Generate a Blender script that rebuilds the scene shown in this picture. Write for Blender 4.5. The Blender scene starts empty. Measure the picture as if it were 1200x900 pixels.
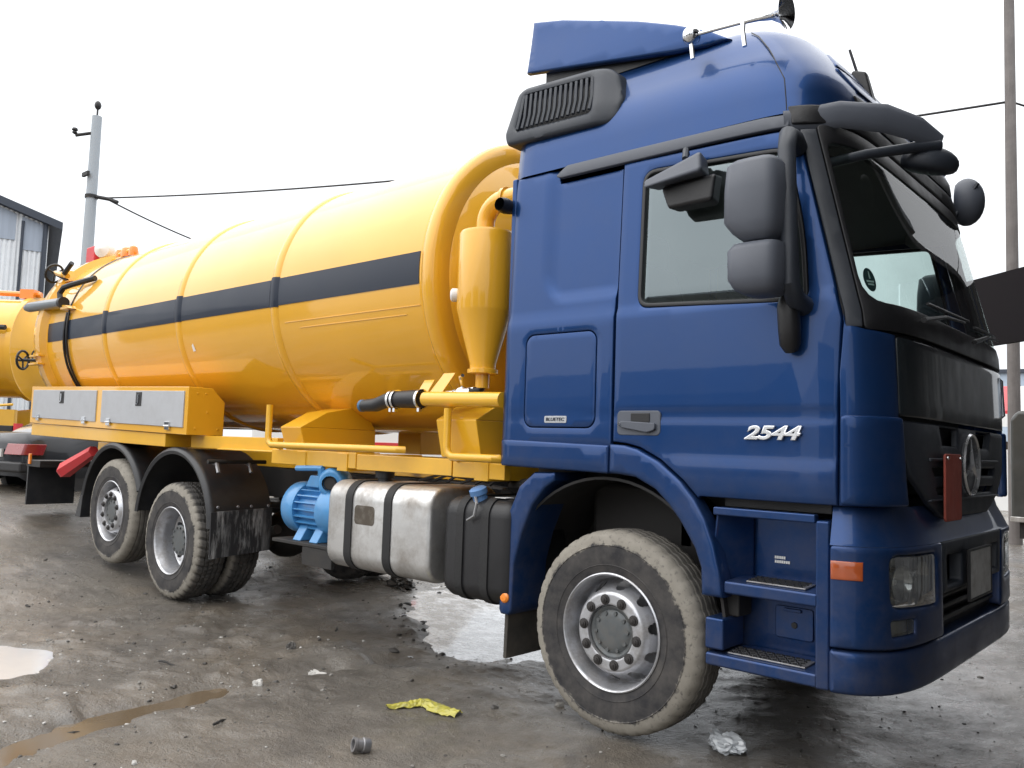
import bpy, bmesh, math, random
import numpy as np
from mathutils import Vector, Matrix
from mathutils.geometry import delaunay_2d_cdt
random.seed(7); rng = np.random.default_rng(7)
SC = bpy.context.scene
COL = SC.collection
PI = math.pi

# ------------------------------------------------------------------ camera
CAM_POS = Vector((2.5394, -3.6800, 1.4799)); YAW, PITCH, ROLL = -0.72703, 0.07524, 0.03286
fw = Vector((math.sin(YAW)*math.cos(PITCH), math.cos(YAW)*math.cos(PITCH), math.sin(PITCH)))
r0 = Vector((math.cos(YAW), -math.sin(YAW), 0)); u0 = r0.cross(fw)
rr = r0*math.cos(ROLL)+u0*math.sin(ROLL); uu = u0*math.cos(ROLL)-r0*math.sin(ROLL)
cd = bpy.data.cameras.new('camera'); cam = bpy.data.objects.new('camera', cd); COL.objects.link(cam)
cd.sensor_fit = 'HORIZONTAL'; cd.sensor_width = 36; cd.lens = 36*976.38/1200; cd.clip_end = 2000; cd.clip_start = 0.05
M = Matrix.Identity(4)
for i in range(3):
    M[i][0] = rr[i]; M[i][1] = uu[i]; M[i][2] = -fw[i]; M[i][3] = CAM_POS[i]
cam.matrix_world = M; SC.camera = cam

# ------------------------------------------------------------------ sky, sun, exposure
SUN_EL, SUN_AZ = 52.0, 215.0           # azimuth of the sun measured from +Y towards +X
W = bpy.data.worlds.new('World'); SC.world = W; W.use_nodes = True
nt = W.node_tree; nt.nodes.clear()
out = nt.nodes.new('ShaderNodeOutputWorld'); bg = nt.nodes.new('ShaderNodeBackground')
sky = nt.nodes.new('ShaderNodeTexSky'); sky.sky_type = 'NISHITA'; sky.sun_disc = False
sky.sun_elevation = math.radians(SUN_EL); sky.sun_rotation = math.radians(SUN_AZ); sky.dust_density = 3.0
hs = nt.nodes.new('ShaderNodeHueSaturation'); hs.inputs['Saturation'].default_value = 0.25
nt.links.new(sky.outputs[0], hs.inputs['Color'])
tc = nt.nodes.new('ShaderNodeTexCoord'); sx = nt.nodes.new('ShaderNodeSeparateXYZ')
nt.links.new(tc.outputs['Generated'], sx.inputs[0])
rp = nt.nodes.new('ShaderNodeValToRGB')           # overcast: brighter towards the zenith all round
rp.color_ramp.elements[0].position = 0.0; rp.color_ramp.elements[0].color = (0.44, 0.46, 0.485, 1)
rp.color_ramp.elements[1].position = 1.0; rp.color_ramp.elements[1].color = (1.2, 1.2, 1.2, 1)
e = rp.color_ramp.elements.new(0.35); e.color = (0.62, 0.635, 0.655, 1)
nt.links.new(sx.outputs['Z'], rp.inputs['Fac'])
ns = nt.nodes.new('ShaderNodeTexNoise'); ns.inputs['Scale'].default_value = 2.2; ns.inputs['Detail'].default_value = 5
nt.links.new(tc.outputs['Generated'], ns.inputs['Vector'])
mr = nt.nodes.new('ShaderNodeMapRange'); mr.inputs['To Min'].default_value = 14.5; mr.inputs['To Max'].default_value = 21.0
nt.links.new(ns.outputs[0], mr.inputs['Value'])
vm = nt.nodes.new('ShaderNodeVectorMath'); vm.operation = 'SCALE'
nt.links.new(rp.outputs[0], vm.inputs[0]); nt.links.new(mr.outputs[0], vm.inputs['Scale'])
mx = nt.nodes.new('ShaderNodeMix'); mx.data_type = 'RGBA'; mx.inputs['Factor'].default_value = 0.85
nt.links.new(hs.outputs[0], mx.inputs['A']); nt.links.new(vm.outputs[0], mx.inputs['B'])
nt.links.new(mx.outputs['Result'], bg.inputs['Color']); bg.inputs['Strength'].default_value = 0.10
nt.links.new(bg.outputs[0], out.inputs[0])
sd = bpy.data.lights.new('sun', 'SUN'); sd.energy = 0.9; sd.angle = math.radians(100); sd.color = (1, 0.96, 0.9)
so = bpy.data.objects.new('sun', sd); COL.objects.link(so)
az, el = math.radians(SUN_AZ), math.radians(SUN_EL)
sdir = Vector((math.sin(az)*math.cos(el), math.cos(az)*math.cos(el), math.sin(el)))
so.rotation_euler = sdir.to_track_quat('Z', 'Y').to_euler(); so.location = sdir*60
SC.view_settings.view_transform = 'Standard'; SC.view_settings.look = 'None'
SC.view_settings.exposure = 0.55; SC.view_settings.gamma = 1.0; SC.view_settings.use_curve_mapping = False
SC.render.engine = 'CYCLES'; SC.cycles.max_bounces = 8; SC.cycles.transparent_max_bounces = 12

# ------------------------------------------------------------------ object helpers
def tag(o, label=None, cat=None, group=None, kind=None):
    if label: o['label'] = label
    if cat: o['category'] = cat
    if group: o['group'] = group
    if kind: o['kind'] = kind
    return o
def empty(name, loc=(0, 0, 0), rz=0, label=None, cat=None, group=None):
    o = bpy.data.objects.new(name, None); COL.objects.link(o); o.empty_display_size = .2
    o.location = loc; o.rotation_euler = (0, 0, rz)
    return tag(o, label, cat, group)
def mkobj(name, me, mat, parent=None, label=None):
    o = bpy.data.objects.new(name, me); COL.objects.link(o)
    if mat is not None and not me.materials:
        for m in (mat if isinstance(mat, (list, tuple)) else [mat]): me.materials.append(m)
    if parent is not None: o.parent = parent
    if label: o['label'] = label
    return o
def dup(o, parent=None, loc=None):
    c = o.copy(); COL.objects.link(c)
    if parent is not None: c.parent = parent
    if loc is not None: c.location = loc
    for ch in list(o.children): dup(ch, c)
    return c
def frame_axes(ax):
    ax = Vector(ax).normalized()
    t = Vector((0, 0, 1)) if abs(ax.z) < .9 else Vector((1, 0, 0))
    a = t.cross(ax).normalized(); b = ax.cross(a).normalized()
    return ax, a, b
class MB:
    def __init__(s): s.v = []; s.f = []; s.mi = []
    def add(s, vs, fs, mi=0):
        n = len(s.v); s.v += [tuple(v) for v in vs]; s.f += [tuple(i+n for i in f) for f in fs]; s.mi += [mi]*len(fs); return s
    def box(s, x0, x1, y0, y1, z0, z1, mi=0):
        v = [(x0,y0,z0),(x1,y0,z0),(x1,y1,z0),(x0,y1,z0),(x0,y0,z1),(x1,y0,z1),(x1,y1,z1),(x0,y1,z1)]
        return s.add(v, [(3,2,1,0),(4,5,6,7),(0,1,5,4),(1,2,6,5),(2,3,7,6),(3,0,4,7)], mi)
    def hexa(s, p, mi=0):     # 8 points: bottom 4 (ccw), top 4
        return s.add(p, [(3,2,1,0),(4,5,6,7),(0,1,5,4),(1,2,6,5),(2,3,7,6),(3,0,4,7)], mi)
    def prism(s, poly, vec, mi=0):
        n = len(poly); vec = Vector(vec); p = [Vector(q) for q in poly]
        nrm = Vector((0, 0, 0))
        for i in range(n): nrm += p[i].cross(p[(i+1) % n])
        if nrm.dot(vec) > 0: p = p[::-1]
        v = p+[q+vec for q in p]
        f = [tuple(range(n)), tuple(range(2*n-1, n-1, -1))]+[((i+1) % n, i, n+i, n+(i+1) % n) for i in range(n)]
        return s.add(v, f, mi)
    def tube(s, path, r, n=10, caps=True, mi=0, flat=1.0, up=None):
        P = [Vector(p) for p in path]; R = r if isinstance(r, (list, tuple)) else [r]*len(P)
        vs = []; prev = None
        for i, p in enumerate(P):
            t = (P[min(i+1, len(P)-1)]-P[max(i-1, 0)]).normalized()
            if prev is None:
                if up is not None:
                    a = Vector(up).cross(t).normalized()
                else: a = frame_axes(t)[1]
            else: a = (prev-t*prev.dot(t)).normalized()
            prev = a; b = t.cross(a)
            for k in range(n):
                th = 2*PI*k/n; vs.append(p+(a*math.cos(th)+b*math.sin(th)*flat)*R[i])
        fs = []
        for i in range(len(P)-1):
            for k in range(n):
                k2 = (k+1) % n; fs.append((i*n+k, i*n+k2, (i+1)*n+k2, (i+1)*n+k))
        if caps:
            fs.append(tuple(range(n-1, -1, -1))); m = (len(P)-1)*n; fs.append(tuple(range(m, m+n)))
        return s.add(vs, fs, mi)
    def lathe(s, prof, org=(0, 0, 0), axis=(0, 1, 0), n=40, a0=0, a1=2*PI, mi=0, keep=None):
        ax, a, b = frame_axes(axis); org = Vector(org); full = abs(a1-a0-2*PI) < 1e-6
        cols = n if full else n+1; vs = []
        for k in range(cols):
            th = a0+(a1-a0)*k/n; d = a*math.cos(th)+b*math.sin(th)
            for (r, h) in prof: vs.append(org+d*r+ax*h)
        m = len(prof); fs = []
        for k in range(n):
            k2 = (k+1) % cols
            for j in range(m-1):
                if keep is None or keep((k+.5)/n*(a1-a0)+a0, (prof[j][0]+prof[j+1][0])/2, j):
                    fs.append((k*m+j, k*m+j+1, k2*m+j+1, k2*m+j))
        return s.add(vs, fs, mi)
    def ball(s, c, r, n=12, m=8, mi=0):
        r = (r, r, r) if not isinstance(r, (tuple, list)) else r
        vs = [(c[0], c[1], c[2]+r[2])]
        for j in range(1, m):
            ph = PI*j/m
            for k in range(n):
                th = 2*PI*k/n; vs.append((c[0]+r[0]*math.sin(ph)*math.cos(th), c[1]+r[1]*math.sin(ph)*math.sin(th), c[2]+r[2]*math.cos(ph)))
        vs.append((c[0], c[1], c[2]-r[2])); L = len(vs)-1; fs = []
        for k in range(n):
            k2 = (k+1) % n; fs.append((0, 1+k, 1+k2)); fs.append((L, L-n+k2, L-n+k))
            for j in range(m-2): a = 1+j*n; fs.append((a+k, a+n+k, a+n+k2, a+k2))
        return s.add(vs, fs, mi)
    def mesh(s, name='mesh', smooth=True, angle=38, weld=False):
        me = bpy.data.meshes.new(name); me.from_pydata(s.v, [], s.f)
        if any(s.mi): me.polygons.foreach_set('material_index', s.mi)
        bm = bmesh.new(); bm.from_mesh(me)
        if weld: bmesh.ops.remove_doubles(bm, verts=bm.verts, dist=1e-5)
        bmesh.ops.recalc_face_normals(bm, faces=bm.faces); bm.to_mesh(me); bm.free()
        if smooth:
            me.polygons.foreach_set('use_smooth', [True]*len(me.polygons)); me.set_sharp_from_angle(angle=math.radians(angle))
        me.update(); return me
    def build(s, name, mat, parent=None, bevel=0, seg=2, angle=38, label=None, weld=False, smooth=True):
        me = s.mesh(name, smooth=smooth and not bevel, angle=angle, weld=weld)
        o = mkobj(name, me, mat, parent, label)
        if bevel:
            me.polygons.foreach_set('use_smooth', [True]*len(me.polygons))
            md = o.modifiers.new('bevel', 'BEVEL'); md.width = bevel; md.segments = seg; md.limit_method = 'ANGLE'
            md.angle_limit = math.radians(32); md.harden_normals = True
        return o
def rrect(u0, u1, v0, v1, r, n=5):
    pts = []
    for (cx, cy, a) in ((u1-r, v0+r, -PI/2), (u1-r, v1-r, 0), (u0+r, v1-r, PI/2), (u0+r, v0+r, PI)):
        for k in range(n+1):
            th = a+PI/2*k/n; pts.append((cx+r*math.cos(th), cy+r*math.sin(th)))
    return pts
def round_poly(poly, r, n=4):
    P = [Vector((p[0], p[1])) for p in poly]; N = len(P); o = []
    for i in range(N):
        ri = r[i] if isinstance(r, (list, tuple)) else r
        a, b, c = P[i-1], P[i], P[(i+1) % N]
        d1, d2 = (a-b), (c-b); l1, l2 = d1.length, d2.length; q = min(ri, l1*.48, l2*.48)
        if q < 1e-4: o.append((b.x, b.y)); continue
        p1, p2 = b+d1/l1*q, b+d2/l2*q
        for k in range(n+1):
            t = k/n; w = p1*(1-t)**2+b*2*t*(1-t)+p2*t*t; o.append((w.x, w.y))
    return o
def resamp(loop, h):
    o = []; N = len(loop)
    for i in range(N):
        a = np.array(loop[i]); b = np.array(loop[(i+1) % N]); L = np.linalg.norm(b-a); m = max(1, int(math.ceil(L/h)))
        for k in range(m): o.append(tuple(a+(b-a)*k/m))
    return o
def area(l):
    l = np.array(l); return .5*np.sum(l[:, 0]*np.roll(l[:, 1], -1)-np.roll(l[:, 0], -1)*l[:, 1])
def offset(loop, d):          # positive d moves to the left of travel (inwards for ccw)
    P = np.array(loop); a = P-np.roll(P, 1, 0); b = np.roll(P, -1, 0)-P
    a /= np.linalg.norm(a, axis=1)[:, None]+1e-12; b /= np.linalg.norm(b, axis=1)[:, None]+1e-12
    na = np.stack([-a[:, 1], a[:, 0]], 1); nb = np.stack([-b[:, 1], b[:, 0]], 1)
    m = na+nb; l2 = np.maximum((m*m).sum(1), .6); return [tuple(q) for q in P+m*(2*d/l2)[:, None]]
def inpoly(pts, loop):
    x, y = pts[:, 0], pts[:, 1]; L = np.array(loop); r = np.zeros(len(pts), bool)
    for i in range(len(L)):
        (xa, ya), (xb, yb) = L[i], L[(i+1) % len(L)]
        if ya == yb: continue
        c = ((ya > y) != (yb > y)) & (x < (xb-xa)*(y-ya)/(yb-ya)+xa); r ^= c
    return r
def panel(name, outer, holes, fmap, mat, parent, h=.05, bev=.006, thick=.03, label=None, mesh_only=False):
    """a sheet-metal panel: outline and holes in (u,v), rounded rims, mapped through fmap(u,v,depth)"""
    loops = []
    for i, l in enumerate([outer]+list(holes)):
        l = list(l)
        if (area(l) < 0) == (i == 0): l = l[::-1]       # outer ccw, holes cw: left is material either way
        loops.append(resamp(l, h))
    V, Dp, E, rims = [], [], [], []
    for l in loops:
        for (o_, d_) in ((0, bev), (bev*.3, bev*.3), (bev, 0)):
            q = l if o_ == 0 else offset(l, o_)
            n0 = len(V); V += [tuple(map(float, p)) for p in q]; Dp += [d_]*len(q); N = len(q)
            E += [(n0+k, n0+(k+1) % N) for k in range(N)]
            if o_ == 0: rims.append((n0, N))
    L0 = np.array(loops[0]); gx = np.arange(L0[:, 0].min()+h/2, L0[:, 0].max(), h); gy = np.arange(L0[:, 1].min()+h/2, L0[:, 1].max(), h)
    G = np.stack(np.meshgrid(gx, gy), -1).reshape(-1, 2)
    keep = inpoly(G, loops[0])
    for l in loops[1:]: keep &= ~inpoly(G, l)
    B = np.array(V); G = G[keep]
    if len(G):
        dmin = np.full(len(G), 9.)
        for k in range(0, len(B), 64): dmin = np.minimum(dmin, np.linalg.norm(G[:, None]-B[None, k:k+64], axis=2).min(1))
        G = G[dmin > max(h*.45, bev*.5)]
    n0 = len(V); V += [tuple(map(float, g)) for g in G]; Dp += [0]*len(G)
    vo, eo, fo, ov, _, _ = delaunay_2d_cdt([Vector(p) for p in V], E, [], 0, 1e-6)
    uv = np.array([(p.x, p.y) for p in vo]); dep = np.array([min((Dp[i] for i in ov[k]), default=0) if ov[k] else 0 for k in range(len(vo))])
    F = [f for f in fo]; cen = np.array([uv[list(f)].mean(0) for f in F]); ok = inpoly(cen, loops[0])
    for l in loops[1:]: ok &= ~inpoly(cen, l)
    F = [tuple(f) for f, k in zip(F, ok) if k]
    old2new = {}
    for k in range(len(vo)):
        for i in ov[k]: old2new[i] = k
    P = fmap(uv[:, 0], uv[:, 1], dep); verts = [tuple(p) for p in P]
    if thick > 0:
        for (s, N) in rims:
            q = np.array(V[s:s+N]); Pb = fmap(q[:, 0], q[:, 1], np.full(N, thick)); b0 = len(verts); verts += [tuple(p) for p in Pb]
            for k in range(N):
                i, j = old2new[s+k], old2new[s+(k+1) % N]
                if i != j: F.append((j, i, b0+k, b0+(k+1) % N))
    me = bpy.data.meshes.new(name); me.from_pydata(verts, [], F)
    bm = bmesh.new(); bm.from_mesh(me); bmesh.ops.recalc_face_normals(bm, faces=bm.faces)
    # orient outwards: the surface normal must oppose the depth direction
    bm.faces.ensure_lookup_table(); f0 = max(range(min(len(bm.faces), len(F))), key=lambda i: bm.faces[i].calc_area())
    c = uv.mean(0); i0 = F[f0][0]
    pa = fmap(uv[i0:i0+1, 0], uv[i0:i0+1, 1], np.array([0.])); pb = fmap(uv[i0:i0+1, 0], uv[i0:i0+1, 1], np.array([.01]))
    if bm.faces[f0].normal.dot(Vector(pb[0]-pa[0])) > 0: bmesh.ops.reverse_faces(bm, faces=bm.faces)
    bm.to_mesh(me); bm.free()
    me.polygons.foreach_set('use_smooth', [True]*len(me.polygons)); me.set_sharp_from_angle(angle=math.radians(50))
    if mesh_only: return me
    return mkobj(name, me, mat, parent, label)
def mirror_y(o, y=1.25):
    me = o.data.copy(); co = np.empty(len(me.vertices)*3); me.vertices.foreach_get('co', co); co = co.reshape(-1, 3)
    co[:, 1] = 2*y-co[:, 1]; me.vertices.foreach_set('co', co.ravel()); me.flip_normals(); me.update()
    c = bpy.data.objects.new(o.name.split('.')[0], me); COL.objects.link(c); c.parent = o.parent
    for md in o.modifiers:
        m2 = c.modifiers.new(md.name, md.type)
        if md.type == 'BEVEL': m2.width, m2.segments, m2.limit_method, m2.angle_limit, m2.harden_normals = md.width, md.segments, md.limit_method, md.angle_limit, md.harden_normals
    return c
def text_mesh(txt, size, depth, shear=0, bevel=0):
    cu = bpy.data.curves.new('lettering', 'FONT'); cu.body = txt; cu.size = size; cu.extrude = depth; cu.shear = shear
    cu.align_x = 'CENTER'; cu.align_y = 'CENTER'; cu.bevel_depth = bevel; cu.offset = size*.012
    t = bpy.data.objects.new('lettering', cu); COL.objects.link(t); dg = bpy.context.evaluated_depsgraph_get()
    me = bpy.data.meshes.new_from_object(t.evaluated_get(dg)); bpy.data.objects.remove(t); return me
def smooth01(x): x = np.clip(x, 0, 1); return x*x*(3-2*x)
_T = rng.random((256, 256))
def vnoise(x, y):
    xi = np.floor(x).astype(int); yi = np.floor(y).astype(int); fx = smooth01(x-xi); fy = smooth01(y-yi)
    g = lambda i, j: _T[i & 255, j & 255]
    return (g(xi, yi)*(1-fx)+g(xi+1, yi)*fx)*(1-fy)+(g(xi, yi+1)*(1-fx)+g(xi+1, yi+1)*fx)*fy
def fbm(x, y, o=4):
    s = 0; a = .5
    for k in range(o): s = s+a*(vnoise(x*2**k+17*k, y*2**k+31*k)-.5)*2; a *= .5
    return s

# ------------------------------------------------------------------ materials
def nodes_of(name):
    m = bpy.data.materials.new(name); m.use_nodes = True; t = m.node_tree; return m, t, t.nodes['Principled BSDF']
def N(t, typ, **kw):
    n = t.nodes.new(typ)
    for k, v in kw.items():
        if k in n.inputs: n.inputs[k].default_value = v
        else: setattr(n, k, v)
    return n
def noise(t, scale, detail=5, rough=.55, coord='Object', stretch=None):
    c = N(t, 'ShaderNodeTexCoord'); src = c.outputs[coord]
    if stretch:
        mp = N(t, 'ShaderNodeMapping'); mp.inputs['Scale'].default_value = stretch; t.links.new(src, mp.inputs[0]); src = mp.outputs[0]
    n = N(t, 'ShaderNodeTexNoise', Scale=scale, Detail=detail, Roughness=rough); t.links.new(src, n.inputs['Vector']); return n.outputs[0]
def ramp(t, src, p0, p1, c0=(0, 0, 0, 1), c1=(1, 1, 1, 1)):
    r = N(t, 'ShaderNodeValToRGB'); el = r.color_ramp.elements; el[0].position = p0; el[1].position = p1; el[0].color = c0; el[1].color = c1
    t.links.new(src, r.inputs[0]); return r.outputs[0]
def mixc(t, fac, a, b, typ='MIX'):
    m = N(t, 'ShaderNodeMix', data_type='RGBA', blend_type=typ)
    for sock, v in (('Factor', fac), ('A', a), ('B', b)):
        if hasattr(v, 'links'): t.links.new(v, m.inputs[sock])
        elif sock == 'Factor': m.inputs[sock].default_value = v
        else: m.inputs[sock].default_value = (*v[:3], 1)
    return m.outputs['Result']
def mathn(t, op, a, b=None):
    m = N(t, 'ShaderNodeMath', operation=op)
    for i, v in enumerate((a, b)):
        if v is None: continue
        if hasattr(v, 'links'): t.links.new(v, m.inputs[i])
        else: m.inputs[i].default_value = v
    return m.outputs[0]
def mat(name, col, rough=.5, metal=0, coat=0, var=.12, scale=6, dirt=0, dirtcol=(.16, .135, .11), dscale=3, bump=0, bscale=60, stretch=None, spec=.5, rvar=.12, coat_rough=.04, dthr=(.45, .75)):
    m, t, b = nodes_of(name); c = Vector(col[:3])
    n1 = noise(t, scale, stretch=stretch); c1 = mixc(t, n1, tuple(c*(1-var)), tuple(c*(1+var)))
    rr_ = mathn(t, 'ADD', mathn(t, 'MULTIPLY', n1, rvar*2), rough-rvar)
    if dirt:
        d = ramp(t, noise(t, dscale, 8, .68), dthr[0], dthr[1]); d = mathn(t, 'MULTIPLY', d, dirt)
        c1 = mixc(t, d, c1, dirtcol); rr_ = mathn(t, 'ADD', rr_, mathn(t, 'MULTIPLY', d, .4))
        if coat: t.links.new(mathn(t, 'SUBTRACT', coat, mathn(t, 'MULTIPLY', d, coat)), b.inputs['Coat Weight'])
    elif coat: b.inputs['Coat Weight'].default_value = coat
    b.inputs['Coat Roughness'].default_value = coat_rough
    t.links.new(c1, b.inputs['Base Color']); t.links.new(rr_, b.inputs['Roughness'])
    b.inputs['Metallic'].default_value = metal; b.inputs['Specular IOR Level'].default_value = spec
    if bump:
        bp = N(t, 'ShaderNodeBump', Strength=bump, Distance=.01); t.links.new(noise(t, bscale, 4), bp.inputs['Height']); t.links.new(bp.outputs[0], b.inputs['Normal'])
        if coat: t.links.new(bp.outputs[0], b.inputs['Coat Normal'])
    return m
def zdirt(m, z0, z1, amount, col=(.17, .145, .12), scale=7):
    """road film: dried splashes that thin out with height above the ground (world metres)"""
    t = m.node_tree; b = t.nodes['Principled BSDF']; g = N(t, 'ShaderNodeNewGeometry'); s = N(t, 'ShaderNodeSeparateXYZ')
    t.links.new(g.outputs['Position'], s.inputs[0]); h = N(t, 'ShaderNodeMapRange'); t.links.new(s.outputs['Z'], h.inputs[0])
    h.inputs[1].default_value = z0; h.inputs[2].default_value = z1; h.inputs[3].default_value = 1; h.inputs[4].default_value = 0
    nz = N(t, 'ShaderNodeTexNoise', Scale=scale, Detail=9, Roughness=.7); t.links.new(g.outputs['Position'], nz.inputs['Vector'])
    d = mathn(t, 'MULTIPLY', mathn(t, 'MULTIPLY', h.outputs[0], ramp(t, nz.outputs[0], .38, .72)), amount)
    for sock, val in (('Base Color', col), ('Roughness', .8)):
        l = b.inputs[sock].links[0] if b.inputs[sock].links else None
        if sock == 'Base Color': t.links.new(mixc(t, d, l.from_socket, col), b.inputs[sock])
        elif l: t.links.new(mathn(t, 'ADD', l.from_socket, mathn(t, 'MULTIPLY', d, .4)), b.inputs[sock])
    if b.inputs['Coat Weight'].links or b.inputs['Coat Weight'].default_value > 0:
        l = b.inputs['Coat Weight'].links; base = l[0].from_socket if l else b.inputs['Coat Weight'].default_value
        t.links.new(mathn(t, 'MAXIMUM', mathn(t, 'SUBTRACT', base, d), 0), b.inputs['Coat Weight'])
    return m
BLUE = zdirt(mat('blue_paint', (.0100, .0455, .158), .36, metal=.6, spec=.2, coat=.44, dirt=.07, dscale=2.6, dirtcol=(.11, .115, .12), var=.05, scale=2, bump=.015, bscale=5, rvar=.05, coat_rough=.025), .4, 1.8, .42, scale=6)
YELLOW = mat('yellow_paint', (.80, .41, .022), .36, spec=.25, coat=1, var=.06, scale=1.3, bump=.02, bscale=3, rvar=.05, dirt=.10, dscale=1.6, dirtcol=(.42, .22, .05))
YFRAME = zdirt(mat('yellow_frame_paint', (.80, .43, .016), .4, coat=.7, var=.08, scale=3, bump=.05, bscale=12), .9, 1.7, .3, col=(.2, .15, .08))
NAVY = mat('navy_stripe_film', (.012, .019, .036), .4, spec=.2, coat=.2, var=.15, scale=3)
PLASTIC = mat('dark_grey_plastic', (.028, .034, .046), .48, var=.15, scale=8, bump=.12, bscale=400)
GREYPL = mat('grey_plastic', (.088, .098, .122), .5, var=.1, scale=6, bump=.12, bscale=400)
BLACK = mat('black_plastic', (.012, .012, .014), .45, var=.3, scale=8, bump=.1, bscale=90)
RUBBER = mat('black_rubber', (.017, .017, .018), .7, var=.3, scale=8, bump=.2, bscale=60)
CHASSIS = zdirt(mat('black_chassis_paint', (.014, .014, .015), .6, var=.3, scale=5, dirt=.4, dscale=4, dirtcol=(.06, .05, .04)), .2, 1.2, .5, col=(.09, .075, .06))
FENDER = zdirt(mat('black_mudguard', (.016, .018, .022), .4, var=.25, scale=5, dirt=.25, dscale=5, dirtcol=(.07, .065, .06)), .3, 1.3, .35, col=(.1, .09, .08))
BRIGHT = mat('satin_bright_metal', (.85, .86, .88), .28, metal=.9, var=.05)
CHROME = mat('chrome', (.78, .79, .80), .1, metal=1, var=.05, rvar=.04)
SILVER = zdirt(mat('silver_wheel_paint', (.56, .57, .60), .34, metal=.75, var=.1, scale=9, dirt=.65, dscale=9, dirtcol=(.2, .17, .14), dthr=(.46, .70)), .1, .9, .25)
STEEL = mat('dull_steel', (.30, .30, .31), .45, metal=.8, var=.25, scale=14, dirt=.5, dscale=12, dirtcol=(.12, .08, .05))
ALU = mat('aluminium_sheet', (.66, .66, .655), .33, metal=.85, var=.1, scale=4, stretch=(1, 6, 6), dirt=.8, dscale=3.4, dirtcol=(.20, .165, .13), dthr=(.44, .70), bump=.05, bscale=9)
ALULID = mat('grey_lid_sheet', (.47, .48, .50), .42, metal=.35, var=.06, scale=5, stretch=(1, 1, 8), dirt=.15, dscale=5)
MOTORBLUE = mat('light_blue_enamel', (.058, .255, .54), .38, coat=.4, var=.12, scale=7, dirt=.25, dscale=9, dirtcol=(.1, .14, .2))
DARKMETAL = mat('sooty_metal', (.03, .028, .027), .6, metal=.3, var=.3, scale=10)
RED = mat('red_enamel', (.62, .035, .045), .42, var=.1, scale=5, dirt=.2)
DULLRED = mat('rust_red_plate', (.40, .075, .05), .55, var=.15, scale=8, dirt=.4, dscale=9, dirtcol=(.15, .07, .05))
ORANGE = mat('amber_plastic', (.9, .26, .02), .25, coat=.6, var=.05)
AMBERDK = mat('amber_lamp_lens', (.42, .085, .02), .18, coat=1, var=.15, scale=30)
WHITE = mat('white_card', (.80, .80, .79), .5, var=.04)
INTER = mat('interior_trim', (.30, .31, .31), .8, var=.1)
INTDARK = mat('dark_interior', (.03, .03, .032), .7, var=.2)
CURTAIN = mat('grey_curtain_cloth', (.33, .33, .32), .9, var=.1, scale=4, stretch=(6, 6, .5))
PLATEW = mat('number_plate_white', (.55, .55, .54), .5, var=.12, scale=14, dirt=.5, dscale=12)
MUDDYGLASS = None
def glass(name, tint, ior=1.5, rough=.0, opac=0.0, film=(.1, .1, .1), boost=1.0, refl=(1, 1, 1)):
    m = bpy.data.materials.new(name); m.use_nodes = True; t = m.node_tree; t.nodes.clear(); o = N(t, 'ShaderNodeOutputMaterial')
    tr = N(t, 'ShaderNodeBsdfTransparent', Color=(*tint, 1)); gl = N(t, 'ShaderNodeBsdfGlossy', Roughness=rough); gl.inputs['Color'].default_value = (*refl, 1)
    df = N(t, 'ShaderNodeBsdfDiffuse'); df.inputs['Color'].default_value = (*film, 1)
    nz = noise(t, 5, 6); m0 = N(t, 'ShaderNodeMixShader'); t.links.new(mathn(t, 'MULTIPLY', nz, opac*2), m0.inputs[0])
    t.links.new(tr.outputs[0], m0.inputs[1]); t.links.new(df.outputs[0], m0.inputs[2])
    fr = N(t, 'ShaderNodeFresnel', IOR=ior); m1 = N(t, 'ShaderNodeMixShader')
    t.links.new(mathn(t, 'MINIMUM', mathn(t, 'MULTIPLY', fr.outputs[0], boost), 1.0), m1.inputs[0]); t.links.new(m0.outputs[0], m1.inputs[1]); t.links.new(gl.outputs[0], m1.inputs[2]); t.links.new(m1.outputs[0], o.inputs[0]); return m
GLASS = glass('windscreen_glass', (.84, .91, .89), 1.5, opac=.03, boost=.50)
SIDEGLASS = glass('door_window_glass', (.62, .73, .71), 1.55, opac=.10, film=(.2, .23, .22), boost=3.0, refl=(.80, .94, 1.0))
LENS = glass('clear_lens', (.92, .94, .92), 1.45, opac=.07, film=(.5, .5, .45), boost=.7)
PILLARGREY = mat('pillar_grey_plastic', (.032, .037, .047), .5, var=.1, bump=.1, bscale=300)
FLAPSHADE = mat('shaded_gloss_panel', (.012, .017, .021), .4, spec=.2, coat=.6, var=.1)  # near-black colour stands in for blue flap paint lying in shade
# ------------------------------------------------------------------ the truck: surfaces of the cab
TR = empty('tanker_truck', (0, 0, 0), 0, 'tank lorry with a blue cab and a long yellow tank with dark stripe', 'truck')
D_, NP = .71, 6.0
XS = lambda z: np.interp(z, [.4, .47, 1.0, 1.3, 1.7, 2.02, 2.12, 3.05, 3.15, 3.3, 3.5, 3.65, 3.75, 3.8], [1.38, 1.41, 1.41, 1.41, 1.41, 1.40, 1.395, 1.165, 1.15, 1.12, 1.0, .88, .75, .6])
HW = lambda z: np.interp(z, [0, 2.2, 3.05, 3.3, 3.42, 3.55, 3.64, 3.70, 3.74, 3.77, 3.79, 3.8], [1.25, 1.25, 1.215, 1.19, 1.155, 1.09, 1.04, .995, .94, .86, .78, .70])
_th = np.linspace(0, PI/2, 1500); _px = D_*np.sin(_th)**(2/NP); _py = 1.25*(1-np.cos(_th)**(2/NP))
_px = np.concatenate([_px, _px[-2::-1]]); _py = np.concatenate([_py, 2.5-_py[-2::-1]])
_s = np.concatenate([[0], np.cumsum(np.hypot(np.diff(_px), np.diff(_py)))]); SL = _s[-1]
S_Y = lambda y: float(np.interp(y, _py, _s))
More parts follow.
